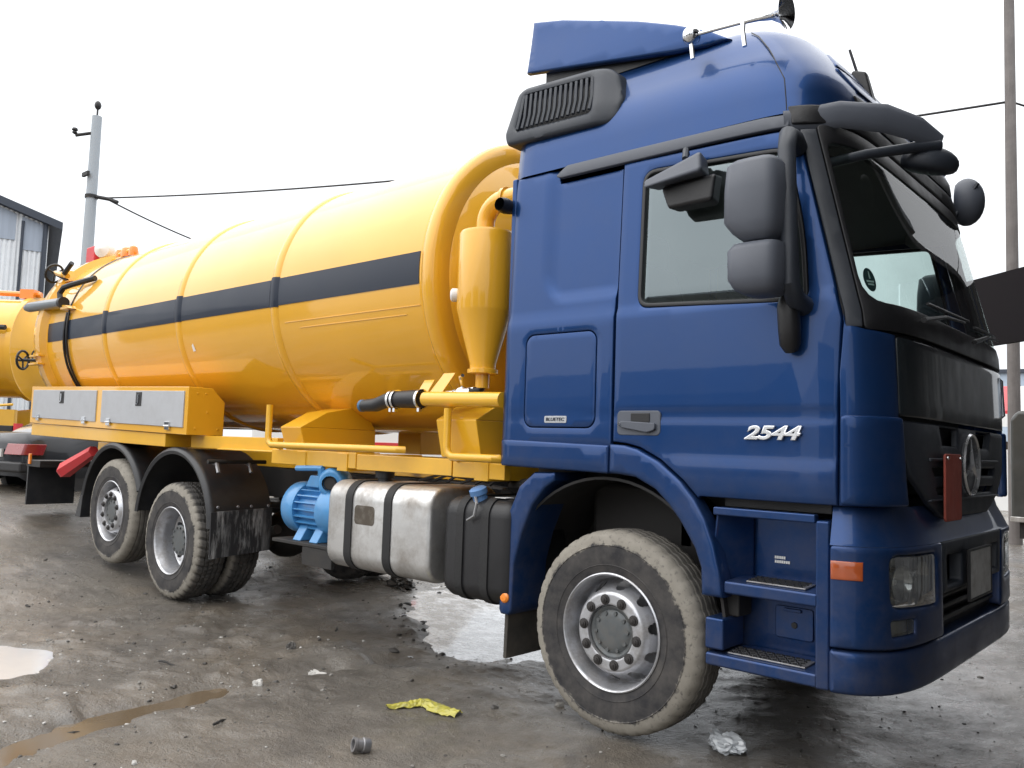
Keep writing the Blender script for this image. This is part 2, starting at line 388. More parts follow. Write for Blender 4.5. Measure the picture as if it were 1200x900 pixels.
S_P = lambda px: float(np.interp(px, _px[:1500], _s[:1500]))
def front_off(off):
    def f(s, z, d):
        s = np.asarray(s, float); z = np.asarray(z, float)
        P = lambda q: (np.interp(q, _s, _px), np.interp(q, _s, _py))
        px, py = P(s); a = P(s-.02); b = P(s+.02); tx, ty = b[0]-a[0], b[1]-a[1]; l = np.hypot(tx, ty)+1e-9
        nx, ny = -ty/l, tx/l                       # inward
        k = HW(z)/1.25; dd = d-off
        return np.stack([XS(z)-D_+px+nx*dd, 1.25+(py-1.25)*k+ny*dd, z], 1)
    return f
FR = front_off(0)
def side_y(x, z):
    px = np.clip((x-(XS(z)-D_))/D_, 0, .999); y = 1.25-HW(z)*(1-px**NP)**(1/NP)
    q = np.clip((-.765-x)/.07, 0, 1); return y+.07*(1-np.sqrt(1-q*q))
def box_sd(x, z, x0, x1, z0, z1, r):
    qx = np.abs(x-(x0+x1)/2)-(x1-x0)/2+r; qz = np.abs(z-(z0+z1)/2)-(z1-z0)/2+r
    return np.hypot(np.maximum(qx, 0), np.maximum(qz, 0))+np.minimum(np.maximum(qx, qz), 0)-r
def side_map(off=0, emboss=True):
    def f(x, z, d):
        x = np.asarray(x, float); z = np.asarray(z, float); y = side_y(x, z)-off
        if emboss:
            y = y+.012*smooth01((z-2.20)/.045)                                    # belt step
            y = y+.007*np.exp(-((z-1.665)/.007)**2)                               # pressed line
            led = smooth01((x-.15)/.3)*smooth01((1.462-z)/.03); y = y-.009*led+.009*led*smooth01((1.36-z)/.10)
            y = y+.020*(1-smooth01((box_sd(x, z, -.52, .5, 2.315, 3.3, .16)+.035)/.035))*smooth01((-.004-x)/.02+.0)*1.0
        return np.stack([x, y+d, z], 1)
    return f
SIDE = side_map()
NEAR = []                                          # parts that are mirrored to the far side
# sleeper side, with the locker flap in its opening
flap = rrect(-.635, -.125, 1.595, 2.135, .06)
NEAR.append(panel('sleeper_side', [(-.835, 1.50), (-.018, 1.50), (-.018, 3.03), (-.46, 3.03), (-.47, 3.112), (-.835, 3.112)], [flap], SIDE, BLUE, TR, h=.035, bev=.006))
lk = panel('locker_flap', [(u*.984-.006, 1.865+(v-1.865)*.984) for u, v in flap], [], SIDE, BLUE, TR, h=.03, bev=.005); NEAR.append(lk)
NEAR.append(panel('side_skirt', round_poly([(-.845, 1.37), (-.022, 1.355), (-.022, 1.505), (-.845, 1.525)], .012), [], side_map(.018, False), BLUE, TR, h=.05, bev=.012, thick=.05))
# wheel arch flare and rear flare
arch_o = [(-.014, 1.512), (.08, 1.508), (.16, 1.49), (.29, 1.43), (.42, 1.335), (.50, 1.25), (.555, 1.165), (.605, 1.04), (.64, .90), (.652, .80)]
arch_i = [(.54, .80), (.535, .93), (.50, 1.02), (.42, 1.14), (.35, 1.22), (.27, 1.29), (.15, 1.345), (.06, 1.355), (-.014, 1.358)]
NEAR.append(panel('wheel_arch', arch_o+arch_i, [], side_map(.022, False), BLUE, TR, h=.035, bev=.016, thick=.10))
NEAR.append(panel('rear_flare', [(-.40, 1.345), (-.55, 1.34), (-.66, 1.255), (-.735, 1.10), (-.775, .90), (-.79, .70), (-.79, .53), (-.775, .505), (-.72, .505), (-.695, .53), (-.685, .80), (-.635, .98), (-.56, 1.15), (-.47, 1.255), (-.40, 1.30)], [], (lambda x, z, d: np.stack([x, .008+d, z], 1)), BLUE, TR, h=.035, bev=.012, thick=.30))
# door
win = round_poly([(.125, 2.235), (1.045, 2.185), (1.02, 2.52), (.925, 2.945), (.125, 2.985)], [.07, .05, .2, .07, .09], 6)
dpx = .503
def door_front(z): return float(XS(z)-D_+np.interp(z, [1.2, 1.75, 2.1], [.475, .475, dpx]))
d_out = [(-.004, 3.05), (-.004, 1.526)]+[(x+.006, z+.010) for x, z in arch_o[1:6]]+[(.515, 1.27)]+[(door_front(z), z) for z in (1.27, 1.5, 1.7, 1.9, 2.1, 2.3, 2.5, 2.7, 2.85, 2.93)]+[(door_front(2.98)-.012, 2.99), (door_front(3.03)-.045, 3.03)]
door = panel('door', d_out, [win], SIDE, BLUE, TR, h=.03, bev=.006)
NEAR.append(door)
def inset(l, d):
    l = list(l)
    if area(l) < 0: l = l[::-1]
    return offset(resamp(l, .03), d)
sf = panel('window_seal', inset(win, .001), [inset(win, .022)], side_map(-.006, False), BLACK, None, h=.04, bev=.004, thick=.03); sf.parent = door
wg = panel('window_pane', inset(win, .018), [], side_map(-.022, False), SIDEGLASS, None, h=.08, bev=.001, thick=0); wg.parent = door
hb = MB(); hb.prism([(u, .034, v) for u, v in rrect(.022, .288, 1.56, 1.69, .025)], (0, -.038, 0)); hp = hb.build('door_handle', GREYPL, door, bevel=.006)
hb = MB(); hb.box(.11, .225, -.006, -.0025, 1.632, 1.678); hb.build('handle_pocket', BLACK, hp) if False else None
pk = MB(); pk.box(.11, .225, -.0085, -.002, 1.628, 1.676); pk.build('grip_pocket', BLACK, None, bevel=.003).parent = door
gp = MB(); gp.prism([(u, -.003, v) for u, v in round_poly([(.045, 1.625), (.06, 1.635), (.265, 1.625), (.265, 1.59), (.22, 1.575), (.06, 1.60)], .012)], (0, -.02, 0)); gp.build('grip', GREYPL, None, bevel=.005).parent = door
kl = MB(); kl.lathe([(.0, -.004), (.009, -.004), (.011, 0), (.011, .01)], (.05, -.024, 1.617), n=14); kl.build('key_lock', CHROME, None).parent = door
# chrome model number on the door, small plate on the locker flap
tm = text_mesh('2544', .084, .006, .28, .003); to = mkobj('model_number', tm, BRIGHT, TR)
to.matrix_world = Matrix(((1.52, 0, 0, .882), (0, 0, -1, float(side_y(np.array(.885), np.array(1.583)))-.011), (0, 1, 0, 1.580), (0, 0, 0, 1))); 
b = MB(); b.prism([(u, .003, v) for u, v in rrect(-.478, -.318, 1.622, 1.662, .008)], (0, -.006, 0)); bd = b.build('engine_badge', ALULID, None, bevel=.002); bd.parent = lk
tm = text_mesh('BLUETEC', .026, .0008, .15); t2 = mkobj('lettering', tm, NAVY, None); t2.parent = bd
t2.matrix_world = Matrix(((1.25, 0, 0, -.40), (0, 0, -1, -.0045), (0, 1, 0, 1.642), (0, 0, 0, 1)))
# A pillar strips and roof gutter strip
zz = np.linspace(2.06, 3.022, 14)
pil = [(S_P(dpx)+.014, z) for z in zz[::-1]]+[(S_Y(.070), z) for z in zz]
NEAR.append(panel('pillar_trim', pil, [], FR, PILLARGREY, TR, h=.04, bev=.004))
gut = [(-.475, 3.07), (-.45, 3.052), (.5, 3.050), (.90, 3.042), (.93, 3.04), (.93, 3.105), (.8, 3.112), (0, 3.12), (-.40, 3.122)]
NEAR.append(panel('gutter_strip', round_poly(gut, .015), [], side_map(.004, False), GREYPL, TR, h=.05, bev=.006))
# corner panels beside the grille
sA = S_P(.482)
cp = [(sA, 1.27), (S_Y(.28), 1.27), (S_Y(.258), 1.40), (S_Y(.230), 1.655), (S_Y(.222), 2.035), (S_Y(.08), 2.05), (S_P(dpx)+.016, 2.075), (S_P(dpx)+.010, 2.12), (sA+.004, 1.85)]
NEAR.append(panel('corner_panel', cp, [], FR, BLUE, TR, h=.035, bev=.006))
cb = [(sA+.004, 1.272), (S_Y(.28), 1.272), (S_Y(.258), 1.40), (S_Y(.234), 1.665), (sA+.004, 1.668)]
NEAR.append(panel('air_deflector', round_poly(cb, .02), [], front_off(.022), BLUE, TR, h=.035, bev=.014, thick=.04))
far = [mirror_y(o) for o in NEAR]
fd = [o for o in far if o.name.startswith('door')][0]
for ch in (sf, wg):
    c = mirror_y(ch); c.parent = fd
# front flap, grille, windscreen
M2 = lambda pts: pts+[(SL-s, z) for s, z in pts[::-1]]
panel('front_flap', round_poly(M2([(S_Y(.232), 2.03), (S_Y(.240), 1.672)]), .02), [], FR, FLAPSHADE, TR, h=.05, bev=.010)
slots = []
for z0, z1, ya, yb in ((1.555, 1.645, .78, 1.06), (1.405, 1.445, .66, 1.08), (1.315, 1.345, .72, 1.10)):
    for m in (0, 1):
        q = [(S_Y(ya), z0+.0), (S_Y(yb), z0), (S_Y(yb), z1), (S_Y(ya-.05), z1)]
        slots.append(round_poly([((SL-s) if m else s, z) for s, z in q], .012))
grille = panel('grille', round_poly(M2([(S_Y(.245), 1.655), (S_Y(.29), 1.50), (S_Y(.36), 1.40), (S_Y(.58), 1.275), (S_Y(.80), 1.20)]), .02), slots, front_off(-.004), PLASTIC, TR, h=.05, bev=.012)
panel('grille_mesh', M2([(S_Y(.3), 1.64), (S_Y(.4), 1.42), (S_Y(.85), 1.22)]), [], front_off(-.06), BLACK, None, h=.08, bev=0.001, thick=0).parent = grille
for z0, z1 in ((1.475, 1.492), (1.285, 1.297)):
    panel('grille_bar', round_poly(M2([(S_Y(.56), z0), (S_Y(.56), z1)][::-1]), .004), [], front_off(.006), PLASTIC, None, h=.05, bev=.005, thick=.02).parent = grille
# star emblem
sb = MB(); x0 = 1.412; sb.lathe([(.153, 0), (.160, .006), (.164, .014), (.159, .024), (.152, .016), (.153, 0)], (x0, 1.25, 1.465), (1, 0, 0), 48)
for k in range(3):
    a = PI/2+k*2*PI/3; p = Vector((0, math.cos(a), math.sin(a))); q = Vector((0, -p.z, p.y)); c = Vector((x0+.012, 1.25, 1.465))
    v = [c+q*.017-p*.011, c+p*.155, c-q*.017-p*.011, c+Vector((.018, 0, 0)), c-Vector((.012, 0, 0))]
    sb.add(v, [(0, 1, 3), (1, 2, 3), (2, 0, 3), (1, 0, 4), (2, 1, 4), (0, 2, 4)])
sb.build('star_emblem', BRIGHT, TR, angle=25)
pb = MB(); pb.prism([(1.428, y, z) for y, z in rrect(.70, .99, 1.19, 1.515, .02)], (.012, 0, 0)); hz = pb.build('hazard_plate', DULLRED, TR, bevel=.003)
for y in (.73, .96):
    q = MB(); q.ball((1.441, y, 1.495), .008, 8, 6); q.build('bolt', CHROME, None).parent = hz
panel('pillar_backing', [(S_P(.445), 1.27), (S_P(.56), 1.27), (S_P(.56), 3.03), (S_P(.445), 3.03)], [], front_off(-.032), BLACK, TR, h=.06, bev=.001, thick=0)
WB = [(S_Y(.074), 2.05), (S_Y(.074), 3.045)]
panel('cowl', M2([(S_P(.52), 1.99), (S_P(.52), 2.12)][::-1]), [], front_off(-.03), BLACK, TR, h=.08, bev=.001, thick=0)
wsl = round_poly(M2(WB), .03)
wsi = round_poly(M2([(S_Y(.088), 2.18), (S_Y(.094), 2.955)]), [.12, .05, .05, .12])
panel('windscreen_surround', wsl, [wsi], FR, BLACK, TR, h=.05, bev=.004)
panel('windscreen', offset(wsi if area(wsi) > 0 else wsi[::-1], -.012), [], front_off(-.006), GLASS, TR, h=.08, bev=.001, thick=0)
panel('windscreen_header', round_poly(M2([(S_P(.485), 3.052), (S_P(.475), 3.150)]), .01), [], front_off(.004), BLACK, TR, h=.05, bev=.01)
# roof: one shell lofted from horizontal sections
zs = [3.115, 3.16, 3.22, 3.3, 3.36, 3.42, 3.48, 3.55, 3.60, 3.64, 3.68, 3.71, 3.74, 3.76, 3.78, 3.79, 3.8]
sec = []
fs_ = np.concatenate([np.linspace(0, S_Y(.3), 14), np.linspace(S_Y(.3), SL/2, 12)[1:]])
for z in zs:
    z = np.array(z); xr = -.835+.9*max(0, float(z)-3.5)**1.6; yy = 1.25-HW(z); xx0 = XS(z)-D_
    pts = [(xr+.16, 1.25), (xr, 1.25)] if False else [(xr, 1.25), (xr, (yy+1.25)/2), (xr, yy+.10), (xr+.03, yy+.03), (xr+.10, yy)]
    pts += [(xr+.10+(xx0-xr-.10)*k/14, yy) for k in range(1, 14)]
    F_ = FR(fs_, np.full(len(fs_), float(z)), np.zeros(len(fs_))); pts += [(p[0], p[1]) for p in F_]
    crease = .010*float(smooth01((float(z)-3.42)/.03))
    pts = [(x, y+crease*(1 if 6 < i < 30 else 0)) for i, (x, y) in enumerate(pts)]
    pts = pts+[(x, 2.5-y) for x, y in pts[-2:0:-1]]
    sec.append([(x, y, float(z)) for x, y in pts])
rb = MB(); n = len(sec[0])
for i in range(len(sec)): rb.v += sec[i]
for i in range(len(sec)-1):
    for k in range(n): k2 = (k+1) % n; rb.f.append((i*n+k, i*n+k2, (i+1)*n+k2, (i+1)*n+k))
rb.v.append((.0, 1.25, 3.815)); c = len(rb.v)-1; b0 = (len(sec)-1)*n
rb.f += [(b0+k, b0+(k+1) % n, c) for k in range(n)]; rb.mi = [0]*len(rb.f)
roof = rb.build('roof', BLUE, TR, angle=50)
# seam of the roof front, dark light strip and the pressed front fields
for m in (0, 1):
    sp = [FR(np.array([S_P(.47)+.04*k/10]), np.array([3.13+.56*k/10]), np.array([.002]))[0] for k in range(11)]
    if m: sp = [(p[0], 2.5-p[1], p[2]) for p in sp]
    sm = MB(); sm.tube(sp, .0032, 5); sm.build('roof_seam', BLACK, None).parent = roof
panel('roof_light_strip', round_poly(M2([(S_Y(.42), 3.155), (S_Y(.34), 3.265)]), .02), [], front_off(.008), BLACK, None, h=.05, bev=.006).parent = roof
panel('roof_field', round_poly(M2([(S_Y(.40), 3.30), (S_Y(.30), 3.43)]), .03), [], front_off(.012), BLUE, None, h=.05, bev=.012).parent = roof
panel('roof_field', round_poly(M2([(S_Y(.34), 3.455), (S_Y(.42), 3.60)]), .03), [], front_off(.010), BLUE, None, h=.05, bev=.012).parent = roof
# floor, bulkheads, lining
bx = MB(); bx.box(-.80, 1.05, .06, 2.44, 1.56, 1.60); bx.box(-.80, 1.20, .35, 2.15, 1.30, 1.57); bx.build('cab_floor', INTDARK, TR)
bx = MB(); bx.box(-.83, -.79, .05, 2.45, 1.40, 3.12); bx.build('rear_wall', BLUE, TR, bevel=.01)
bx = MB(); bx.box(-.785, .90, .09, 2.41, 2.985, 3.03); bx.box(.90, 1.10, .30, 2.20, 2.985, 3.03); bx.box(.82, 1.03, 2.20, 2.37, 2.93, 3.03); bx.box(-.785, -.75, .09, 2.41, 1.6, 3.0); bx.build('lining', INTER, TR)
ds = MB(); ds.prism([(.80, .34, 2.02), (.95, .34, 2.10), (1.12, .34, 2.14), (1.17, .34, 2.05), (1.15, .34, 1.62), (.85, .34, 1.62)], (0, 1.82, 0)); ds.box(.70, 1.0, .12, 2.38, 1.62, 2.02); ds.build('dashboard', INTDARK, TR, bevel=.02)
for y0 in (.45, 1.55):
    s_ = MB(); s_.box(-.05, .45, y0, y0+.5, 1.75, 1.95); s_.hexa([(-.15, y0, 1.9), (.02, y0, 1.9), (.02, y0+.5, 1.9), (-.15, y0+.5, 1.9), (-.28, y0+.03, 2.62), (-.16, y0+.03, 2.62), (-.16, y0+.47, 2.62), (-.28, y0+.47, 2.62)])
    s_.box(-.30, -.18, y0+.1, y0+.4, 2.6, 2.82); s_.build('seat', INTDARK if y0 < 1 else INTDARK, TR, bevel=.04)
sw = MB(); ax = Vector((-.75, 0, .66)).normalized(); a_, b_ = Vector((0, 1, 0)), Vector((.66, 0, .75)).normalized(); c_ = Vector((.66, 1.85, 2.16))
sw.tube([c_+(a_*math.cos(t)+b_*math.sin(t))*.22 for t in np.linspace(0, 2*PI, 33)], .015, 8, caps=False)
for t in (0, PI, -PI/2): sw.tube([c_-ax*.03, c_+(a_*math.cos(t)+b_*math.sin(t))*.21], .014, 6)
sw.tube([c_-ax*.01, c_-ax*.5], .035, 8); sw.build('steering_wheel', BLACK, TR)
cu = MB()
for i, y in enumerate(np.linspace(2.36, 1.55, 15)): cu.tube([(.30+.03*math.sin(i*2.1)+.55*(i/15)*0, y, 2.05), (.30+.03*math.sin(i*2.1), y, 2.99)], .034, 8)
cu.build('curtain', CURTAIN, TR)
ul = MB(); ul.box(-.5, 1.15, .5, 2.0, .72, 1.30); ul.build('engine', DARKMETAL, TR, bevel=.05)
# bumper
bs = S_P(.450)
hl = round_poly([(S_Y(.150), .835), (S_Y(.575), .82), (S_Y(.555), 1.06), (S_Y(.142), 1.065)], .05, 5)
fg = round_poly([(S_Y(.155), .715), (S_Y(.31), .72), (S_Y(.31), .785), (S_Y(.15), .785)], .012)
am = [(bs+.004, .955), (S_Y(.058), .955), (S_Y(.058), 1.035), (bs+.004, 1.035)]
bump = []
def mirs(l): return [(SL-s, z) for s, z in l]
for m in (0, 1):
    q = (lambda l: mirs(l)) if m else (lambda l: l)
    o = panel('bumper_corner', q(round_poly([(bs, .665), (S_Y(.66), .665), (S_Y(.64), 1.10), (bs, 1.10)], [.005, .02, .02, .02])), [q(hl), q(fg)], front_off(.03), BLUE, TR, h=.035, bev=.012, thick=.06)
    hlp = panel('headlight', q(offset(hl if area(hl) > 0 else hl[::-1], -.004)), [], front_off(-.055), ALU, None, h=.05, bev=.01, thick=0); hlp.parent = TR
    lens = panel('lens', q(offset(hl if area(hl) > 0 else hl[::-1], .004)), [], front_off(.026), LENS, None, h=.05, bev=.008, thick=.05); lens.parent = hlp
    for yy, r in ((.235, .075), (.42, .085)):
        p = FR(np.array([S_Y(yy)]), np.array([.94]), np.array([.02]))[0]; pn = FR(np.array([S_Y(yy)]), np.array([.94]), np.array([.0]))[0]; axv = Vector(pn-p)
        if m: p = np.array([p[0], 2.5-p[1], p[2]]); axv.y = -axv.y
        rf = MB(); rf.lathe([(.012, -.035), (r*.55, -.02), (r*.9, .02), (r, .03), (r*1.06, .03), (r*1.06, -.03)], p, axv, 28); ro = rf.build('reflector', CHROME, None); ro.parent = hlp
        bl = MB(); bl.ball(Vector(p)+axv.normalized()*-.015, .016, 10, 8); bl.build('bulb', WHITE, None).parent = hlp
    bar = panel('lamp_divider', q([(S_Y(.31), .84), (S_Y(.34), .84), (S_Y(.34), 1.05), (S_Y(.31), 1.05)]), [], front_off(.0), STEEL, None, h=.05, bev=.006, thick=.04); bar.parent = hlp
    fo = panel('fog_lamp', q(offset(fg if area(fg) > 0 else fg[::-1], .002)), [], front_off(.022), LENS, None, h=.05, bev=.005, thick=.03); fo.parent = TR
    fi = panel('reflector', q(fg), [], front_off(-.01), ALU, None, h=.05, bev=.005, thick=0); fi.parent = fo
    il = panel('side_indicator', q(am), [], front_off(.036), AMBERDK, None, h=.03, bev=.004, thick=.03); il.parent = TR
panel('bumper_spoiler', round_poly(M2([(bs-.004, .47), (bs-.004, .655)][::-1]), .02), [], front_off(.026), BLUE, TR, h=.05, bev=.02, thick=.10)
bh = [round_poly([(S_Y(.74), .885), (S_Y(1.0), .885), (S_Y(1.0), 1.03), (S_Y(.72), 1.03)], .02), round_poly([(SL-S_Y(.74), .885), (SL-S_Y(1.0), .885), (SL-S_Y(1.0), 1.03), (SL-S_Y(.72), 1.03)], .02)]
panel('bumper_beam', round_poly(M2([(S_Y(.668), .855), (S_Y(.648), 1.10)]), .012), bh, front_off(.028), PLASTIC, TR, h=.05, bev=.012, thick=.06)
panel('bumper_recess', M2([(S_Y(.5), .64), (S_Y(.5), 1.08)]), [], front_off(-.05), BLACK, TR, h=.08, bev=.001, thick=0)
for zb in (.705, .765, .82):
    panel('bumper_slat', M2([(S_Y(.672), zb), (S_Y(.672), zb+.022)]), [], front_off(-.01), BLACK, TR, h=.08, bev=.005, thick=.03)
# shelf between bumper and grille
sh = MB(); ss = np.linspace(bs, SL-bs, 60); rows = []
for z, of in ((1.10, .024), (1.112, .016), (1.16, -.005), (1.215, -.035), (1.265, -.05)): rows.append(front_off(of)(ss, np.full(60, z), np.zeros(60)))
for r_ in rows: sh.v += [tuple(p) for p in r_]
for j in range(4):
    for k in range(59): sh.f.append((j*60+k, j*60+k+1, (j+1)*60+k+1, (j+1)*60+k))
sh.mi = [0]*len(sh.f); sh.build('bumper_top', BLUE, TR)
np_ = MB(); np_.prism([(1.470, y, z) for y, z in rrect(.98, 1.42, .80, 1.035, .012)], (.006, 0, 0)); npl = np_.build('number_plate', PLATEW, TR, bevel=.002)
npf = MB(); 
for (a, b, c, d) in ((.97, 1.43, .79, .80), (.97, 1.43, 1.035, 1.045), (.97, .98, .80, 1.035), (1.42, 1.43, .80, 1.035)): npf.box(1.466, 1.480, a, b, c, d)
npf.build('plate_frame', BLACK, None).parent = npl
# steps
st = MB(); st.box(.585, 1.084, .002, .05, 1.185, 1.225); st.build('step_header', BLUE, TR, bevel=.008)
st = MB(); st.box(.60, 1.12, .10, .14, 1.226, 1.27); st.build('step_slot', BLACK, TR)
st = MB(); st.hexa([(.56, .26, .46), (1.13, .26, .46), (1.13, .30, .46), (.56, .30, .46), (.58, .22, 1.19), (1.12, .22, 1.19), (1.12, .30, 1.19), (.58, .30, 1.19)]); st.build('step_back', BLUE, TR, bevel=.01)
st = MB(); st.hexa([(.555, .02, .80), (.70, .22, .80), (.60, .26, .80), (.54, .05, .80), (.60, .02, 1.19), (.71, .20, 1.19), (.62, .24, 1.19), (.58, .05, 1.19)]); st.build('step_cheek', BLUE, TR, bevel=.01)
for z, x0 in ((.845, .645), (.50, .555)):
    st = MB(); st.hexa([(x0, .0, z-.025), (1.095, .0, z-.025), (1.095, .25, z-.025), (x0, .25, z-.025), (x0, .0, z+.035), (1.095, .0, z+.035), (1.095, .25, z+.05), (x0, .25, z+.05)])
    so_ = st.build('step', BLUE, TR, bevel=.012)
    td = MB(); td.hexa([(x0+.10, .035, z+.038), (1.03, .035, z+.038), (1.03, .155, z+.044), (x0+.10, .155, z+.044), (x0+.10, .035, z+.046), (1.03, .035, z+.046), (1.03, .155, z+.052), (x0+.10, .155, z+.052)]); tdo = td.build('tread', STEEL, None, bevel=.003); tdo.parent = so_
    sd_ = MB()
    for i in range(15):
        for j in range(4):
            x, y = x0+.115+i*(.90-x0)/14.6, .048+j*.032; zz_ = z+.047+(y-.035)*.05; a = .4 if (i+j) % 2 else -.6
            dx, dy = .010*math.cos(a), .010*math.sin(a); sd_.tube([(x-dx, y-dy, zz_+.002), (x+dx, y+dy, zz_+.002)], .004, 5)
    sdo = sd_.build('tread_studs', BLACK, None); sdo.parent = so_; sdo['kind'] = 'stuff'
st = MB(); st.hexa([(1.085, .0, .47), (1.145, .015, .47), (1.14, .26, .47), (1.085, .26, .47), (1.085, .0, 1.20), (1.145, .015, 1.20), (1.14, .26, 1.20), (1.085, .26, 1.20)]); st.build('step_pillar', BLUE, TR, bevel=.012)
st = MB(); st.box(.552, .65, .0, .22, .552, .70); st.build('step_block', BLUE, TR, bevel=.012)
st = MB(); st.box(.60, .68, .10, .24, .70, .82); st.build('step_bracket', CHASSIS, TR, bevel=.01)
hp_ = MB(); hp_.prism([(u, .252, v) for u, v in rrect(.80, .985, .615, .765, .015)], (0, -.014, 0)); hp2 = hp_.build('hatch', BLUE, TR, bevel=.004)
q = MB(); q.box(.845, .93, .226, .239, .742, .757); q.build('hatch_grip', BLUE, None, bevel=.003).parent = hp2
q = MB(); q.lathe([(0, -.004), (.014, -.004), (.016, .004)], (.895, .236, .68), n=14); q.build('hatch_lock', BLACK, None).parent = hp2
q = MB()
for i, (w, z) in enumerate(((.055, .985), (.085, .965))): 
    for j in range(int(w/.011)): q.box(.80+j*.011, .80+j*.011+.0085, .2265-(z-.97)*.05, .2300-(z-.97)*.05, z, z+.013)
q.build('sticker_lettering', WHITE, TR); 
# mud flap and marker lamp behind the front wheel
q = MB(); q.hexa([(-.79, .06, .24), (-.765, .06, .24), (-.765, .50, .24), (-.79, .50, .24), (-.765, .045, 1.0), (-.73, .045, 1.0), (-.73, .50, 1.0), (-.765, .50, 1.0)]); q.build('mud_flap', zdirt(mat('dirty_mud_flap', (.035, .033, .03), .7, dirt=.6, dscale=5, dirtcol=(.13, .11, .09)), .1, 1.0, .5), TR, bevel=.005)
q = MB(); q.lathe([(0, -.016), (.022, -.014), (.032, -.004), (.032, .02)], (-.742, .004, .605), n=20); q.build('marker_lamp', ORANGE, TR)
# wheel housing
q = MB(); q.lathe([(.70, .06), (.715, .06), (.715, .78), (.70, .78)], (-.08, 0, .62), (0, 1, 0), 30, a0=PI*.0+.0, a1=PI*1.0); q.build('wheel_housing', CHASSIS, TR)
# vent on the roof side
vm_ = MB(); vpts = [(-.875, 3.335), (-.12, 3.315), (-.075, 3.35), (-.055, 3.45), (-.11, 3.62), (-.16, 3.665), (-.27, 3.69), (-.80, 3.72), (-.855, 3.69), (-.895, 3.40)]
def vmap(x, z, d):
    y = .03+.34*(np.clip(z-3.42, 0, 1))**1.0*.62+d+.05*np.clip((z-3.42), 0, 1)
    y = y+.05*smooth01((x+.22)/.16)
    return np.stack([x, y, z], 1)
vh = round_poly([(-.815, 3.42), (-.235, 3.40), (-.275, 3.635), (-.795, 3.665)], .035)
vent = panel('air_intake', round_poly(vpts, .03), [vh], vmap, PLASTIC, TR, h=.04, bev=.022, thick=.26)
panel('intake_back', vh, [], lambda x, z, d: vmap(x, z, d+.05), BLACK, None, h=.08, bev=.001, thick=0).parent = vent
base_s = None
for k in range(15):
    xa = -.80+k*.039; 
    p0 = vmap(np.array([xa+.010]), np.array([3.42-.0003*k]), np.array([.004]))[0]; p1 = vmap(np.array([xa+.012]), np.array([3.50]), np.array([.004]))[0]; p2 = vmap(np.array([xa-.012+(.02 if k == 0 else 0)]), np.array([3.655-.0018*k]), np.array([.004]))[0]
    s_ = MB(); s_.tube([p0, p1, p2], .011, 6); s_.build('slat', PLASTIC, None).parent = vent
# roof deflector: two side plates and a sloping top sheet
dtop = [(-.86, 4.215), (-.62, 4.155), (-.33, 4.055), (-.05, 3.955), (.20, 3.85), (.40, 3.755), (.53, 3.672)]
dbot = [(.40, 3.668), (.20, 3.688), (-.08, 3.732), (-.45, 3.795), (-.885, 3.868)]
dmap = lambda x, z, d: np.stack([x, .20+.03*smooth01((z-3.7)/.5)+.10*np.clip(x, 0, 1)**2+d, z], 1)
dp1 = panel('roof_deflector', dtop[::-1]+dbot[::-1], [], dmap, BLUE, TR, h=.05, bev=.014, thick=.04); dp2 = mirror_y(dp1); dp2.parent = dp1
df = MB()
for x, z in dtop:
    yl = .20+.03*float(smooth01((z-3.7)/.5))+.10*max(0, x)**2+.012
    for t in np.linspace(0, 1, 9): df.v.append((x, yl+(2.5-2*yl)*t, z-.004+.02*math.sin(PI*t)))
for a in range(len(dtop)-1):
    for k in range(8): df.f.append((a*9+k, a*9+k+1, (a+1)*9+k+1, (a+1)*9+k))
df.mi = [0]*len(df.f); dts = df.build('top_sheet', BLUE, dp1, angle=60); md = dts.modifiers.new('thickness', 'SOLIDIFY'); md.thickness = .01
for y in (.26, 2.18):
    q = MB(); q.hexa([(-.76, y, 3.70), (.25, y, 3.70), (.25, y+.06, 3.70), (-.76, y+.06, 3.70), (-.76, y, 3.93), (.25, y, 3.76), (.25, y+.06, 3.76), (-.76, y+.06, 3.93)]); q.build('deflector_bracket', BLACK, TR)
# chrome air horn lying along the roof edge
hn = MB(); A, B = Vector((.36, .10, 3.685)), Vector((.86, .08, 3.640)); dv = (B-A).normalized(); L = (B-A).length
hn.lathe([(0, -.03), (.022, -.025), (.024, 0), (.010, .03), (.010, L*.55), (.016, L*.78), (.028, L*.93), (.058, L*1.03), (.085, L*1.075), (.088, L*1.085), (.080, L*1.075), (.05, L*1.02), (.015, L*.9), (0, L*.9)], A, dv, 28)
ho = hn.build('air_horn', CHROME, TR)
for t, r in ((.02, .03), (.62, .02)):
    q = MB(); c = A+dv*L*t; q.tube([c+Vector((0, 0, .0)), c+Vector((0, 0, -.05)), c+Vector((.01, 0, -.13))], [.014, .012, .012], 8)
    if t < .1: q.ball(c, .05, 14, 10)
    q.build('horn_bracket', CHROME, None).parent = ho
# antenna
q = MB(); q.hexa([(.91, .76, 3.44), (1.08, .76, 3.38), (1.08, .84, 3.38), (.91, .84, 3.44), (.97, .77, 3.575), (1.04, .77, 3.55), (1.04, .82, 3.55), (.97, .82, 3.575)]); an = q.build('antenna_base', BLACK, TR, bevel=.012)
q = MB(); q.tube([(.99, .79, 3.56), (.95, .79, 3.70)], .008, 6); q.build('antenna', BLACK, None).parent = an
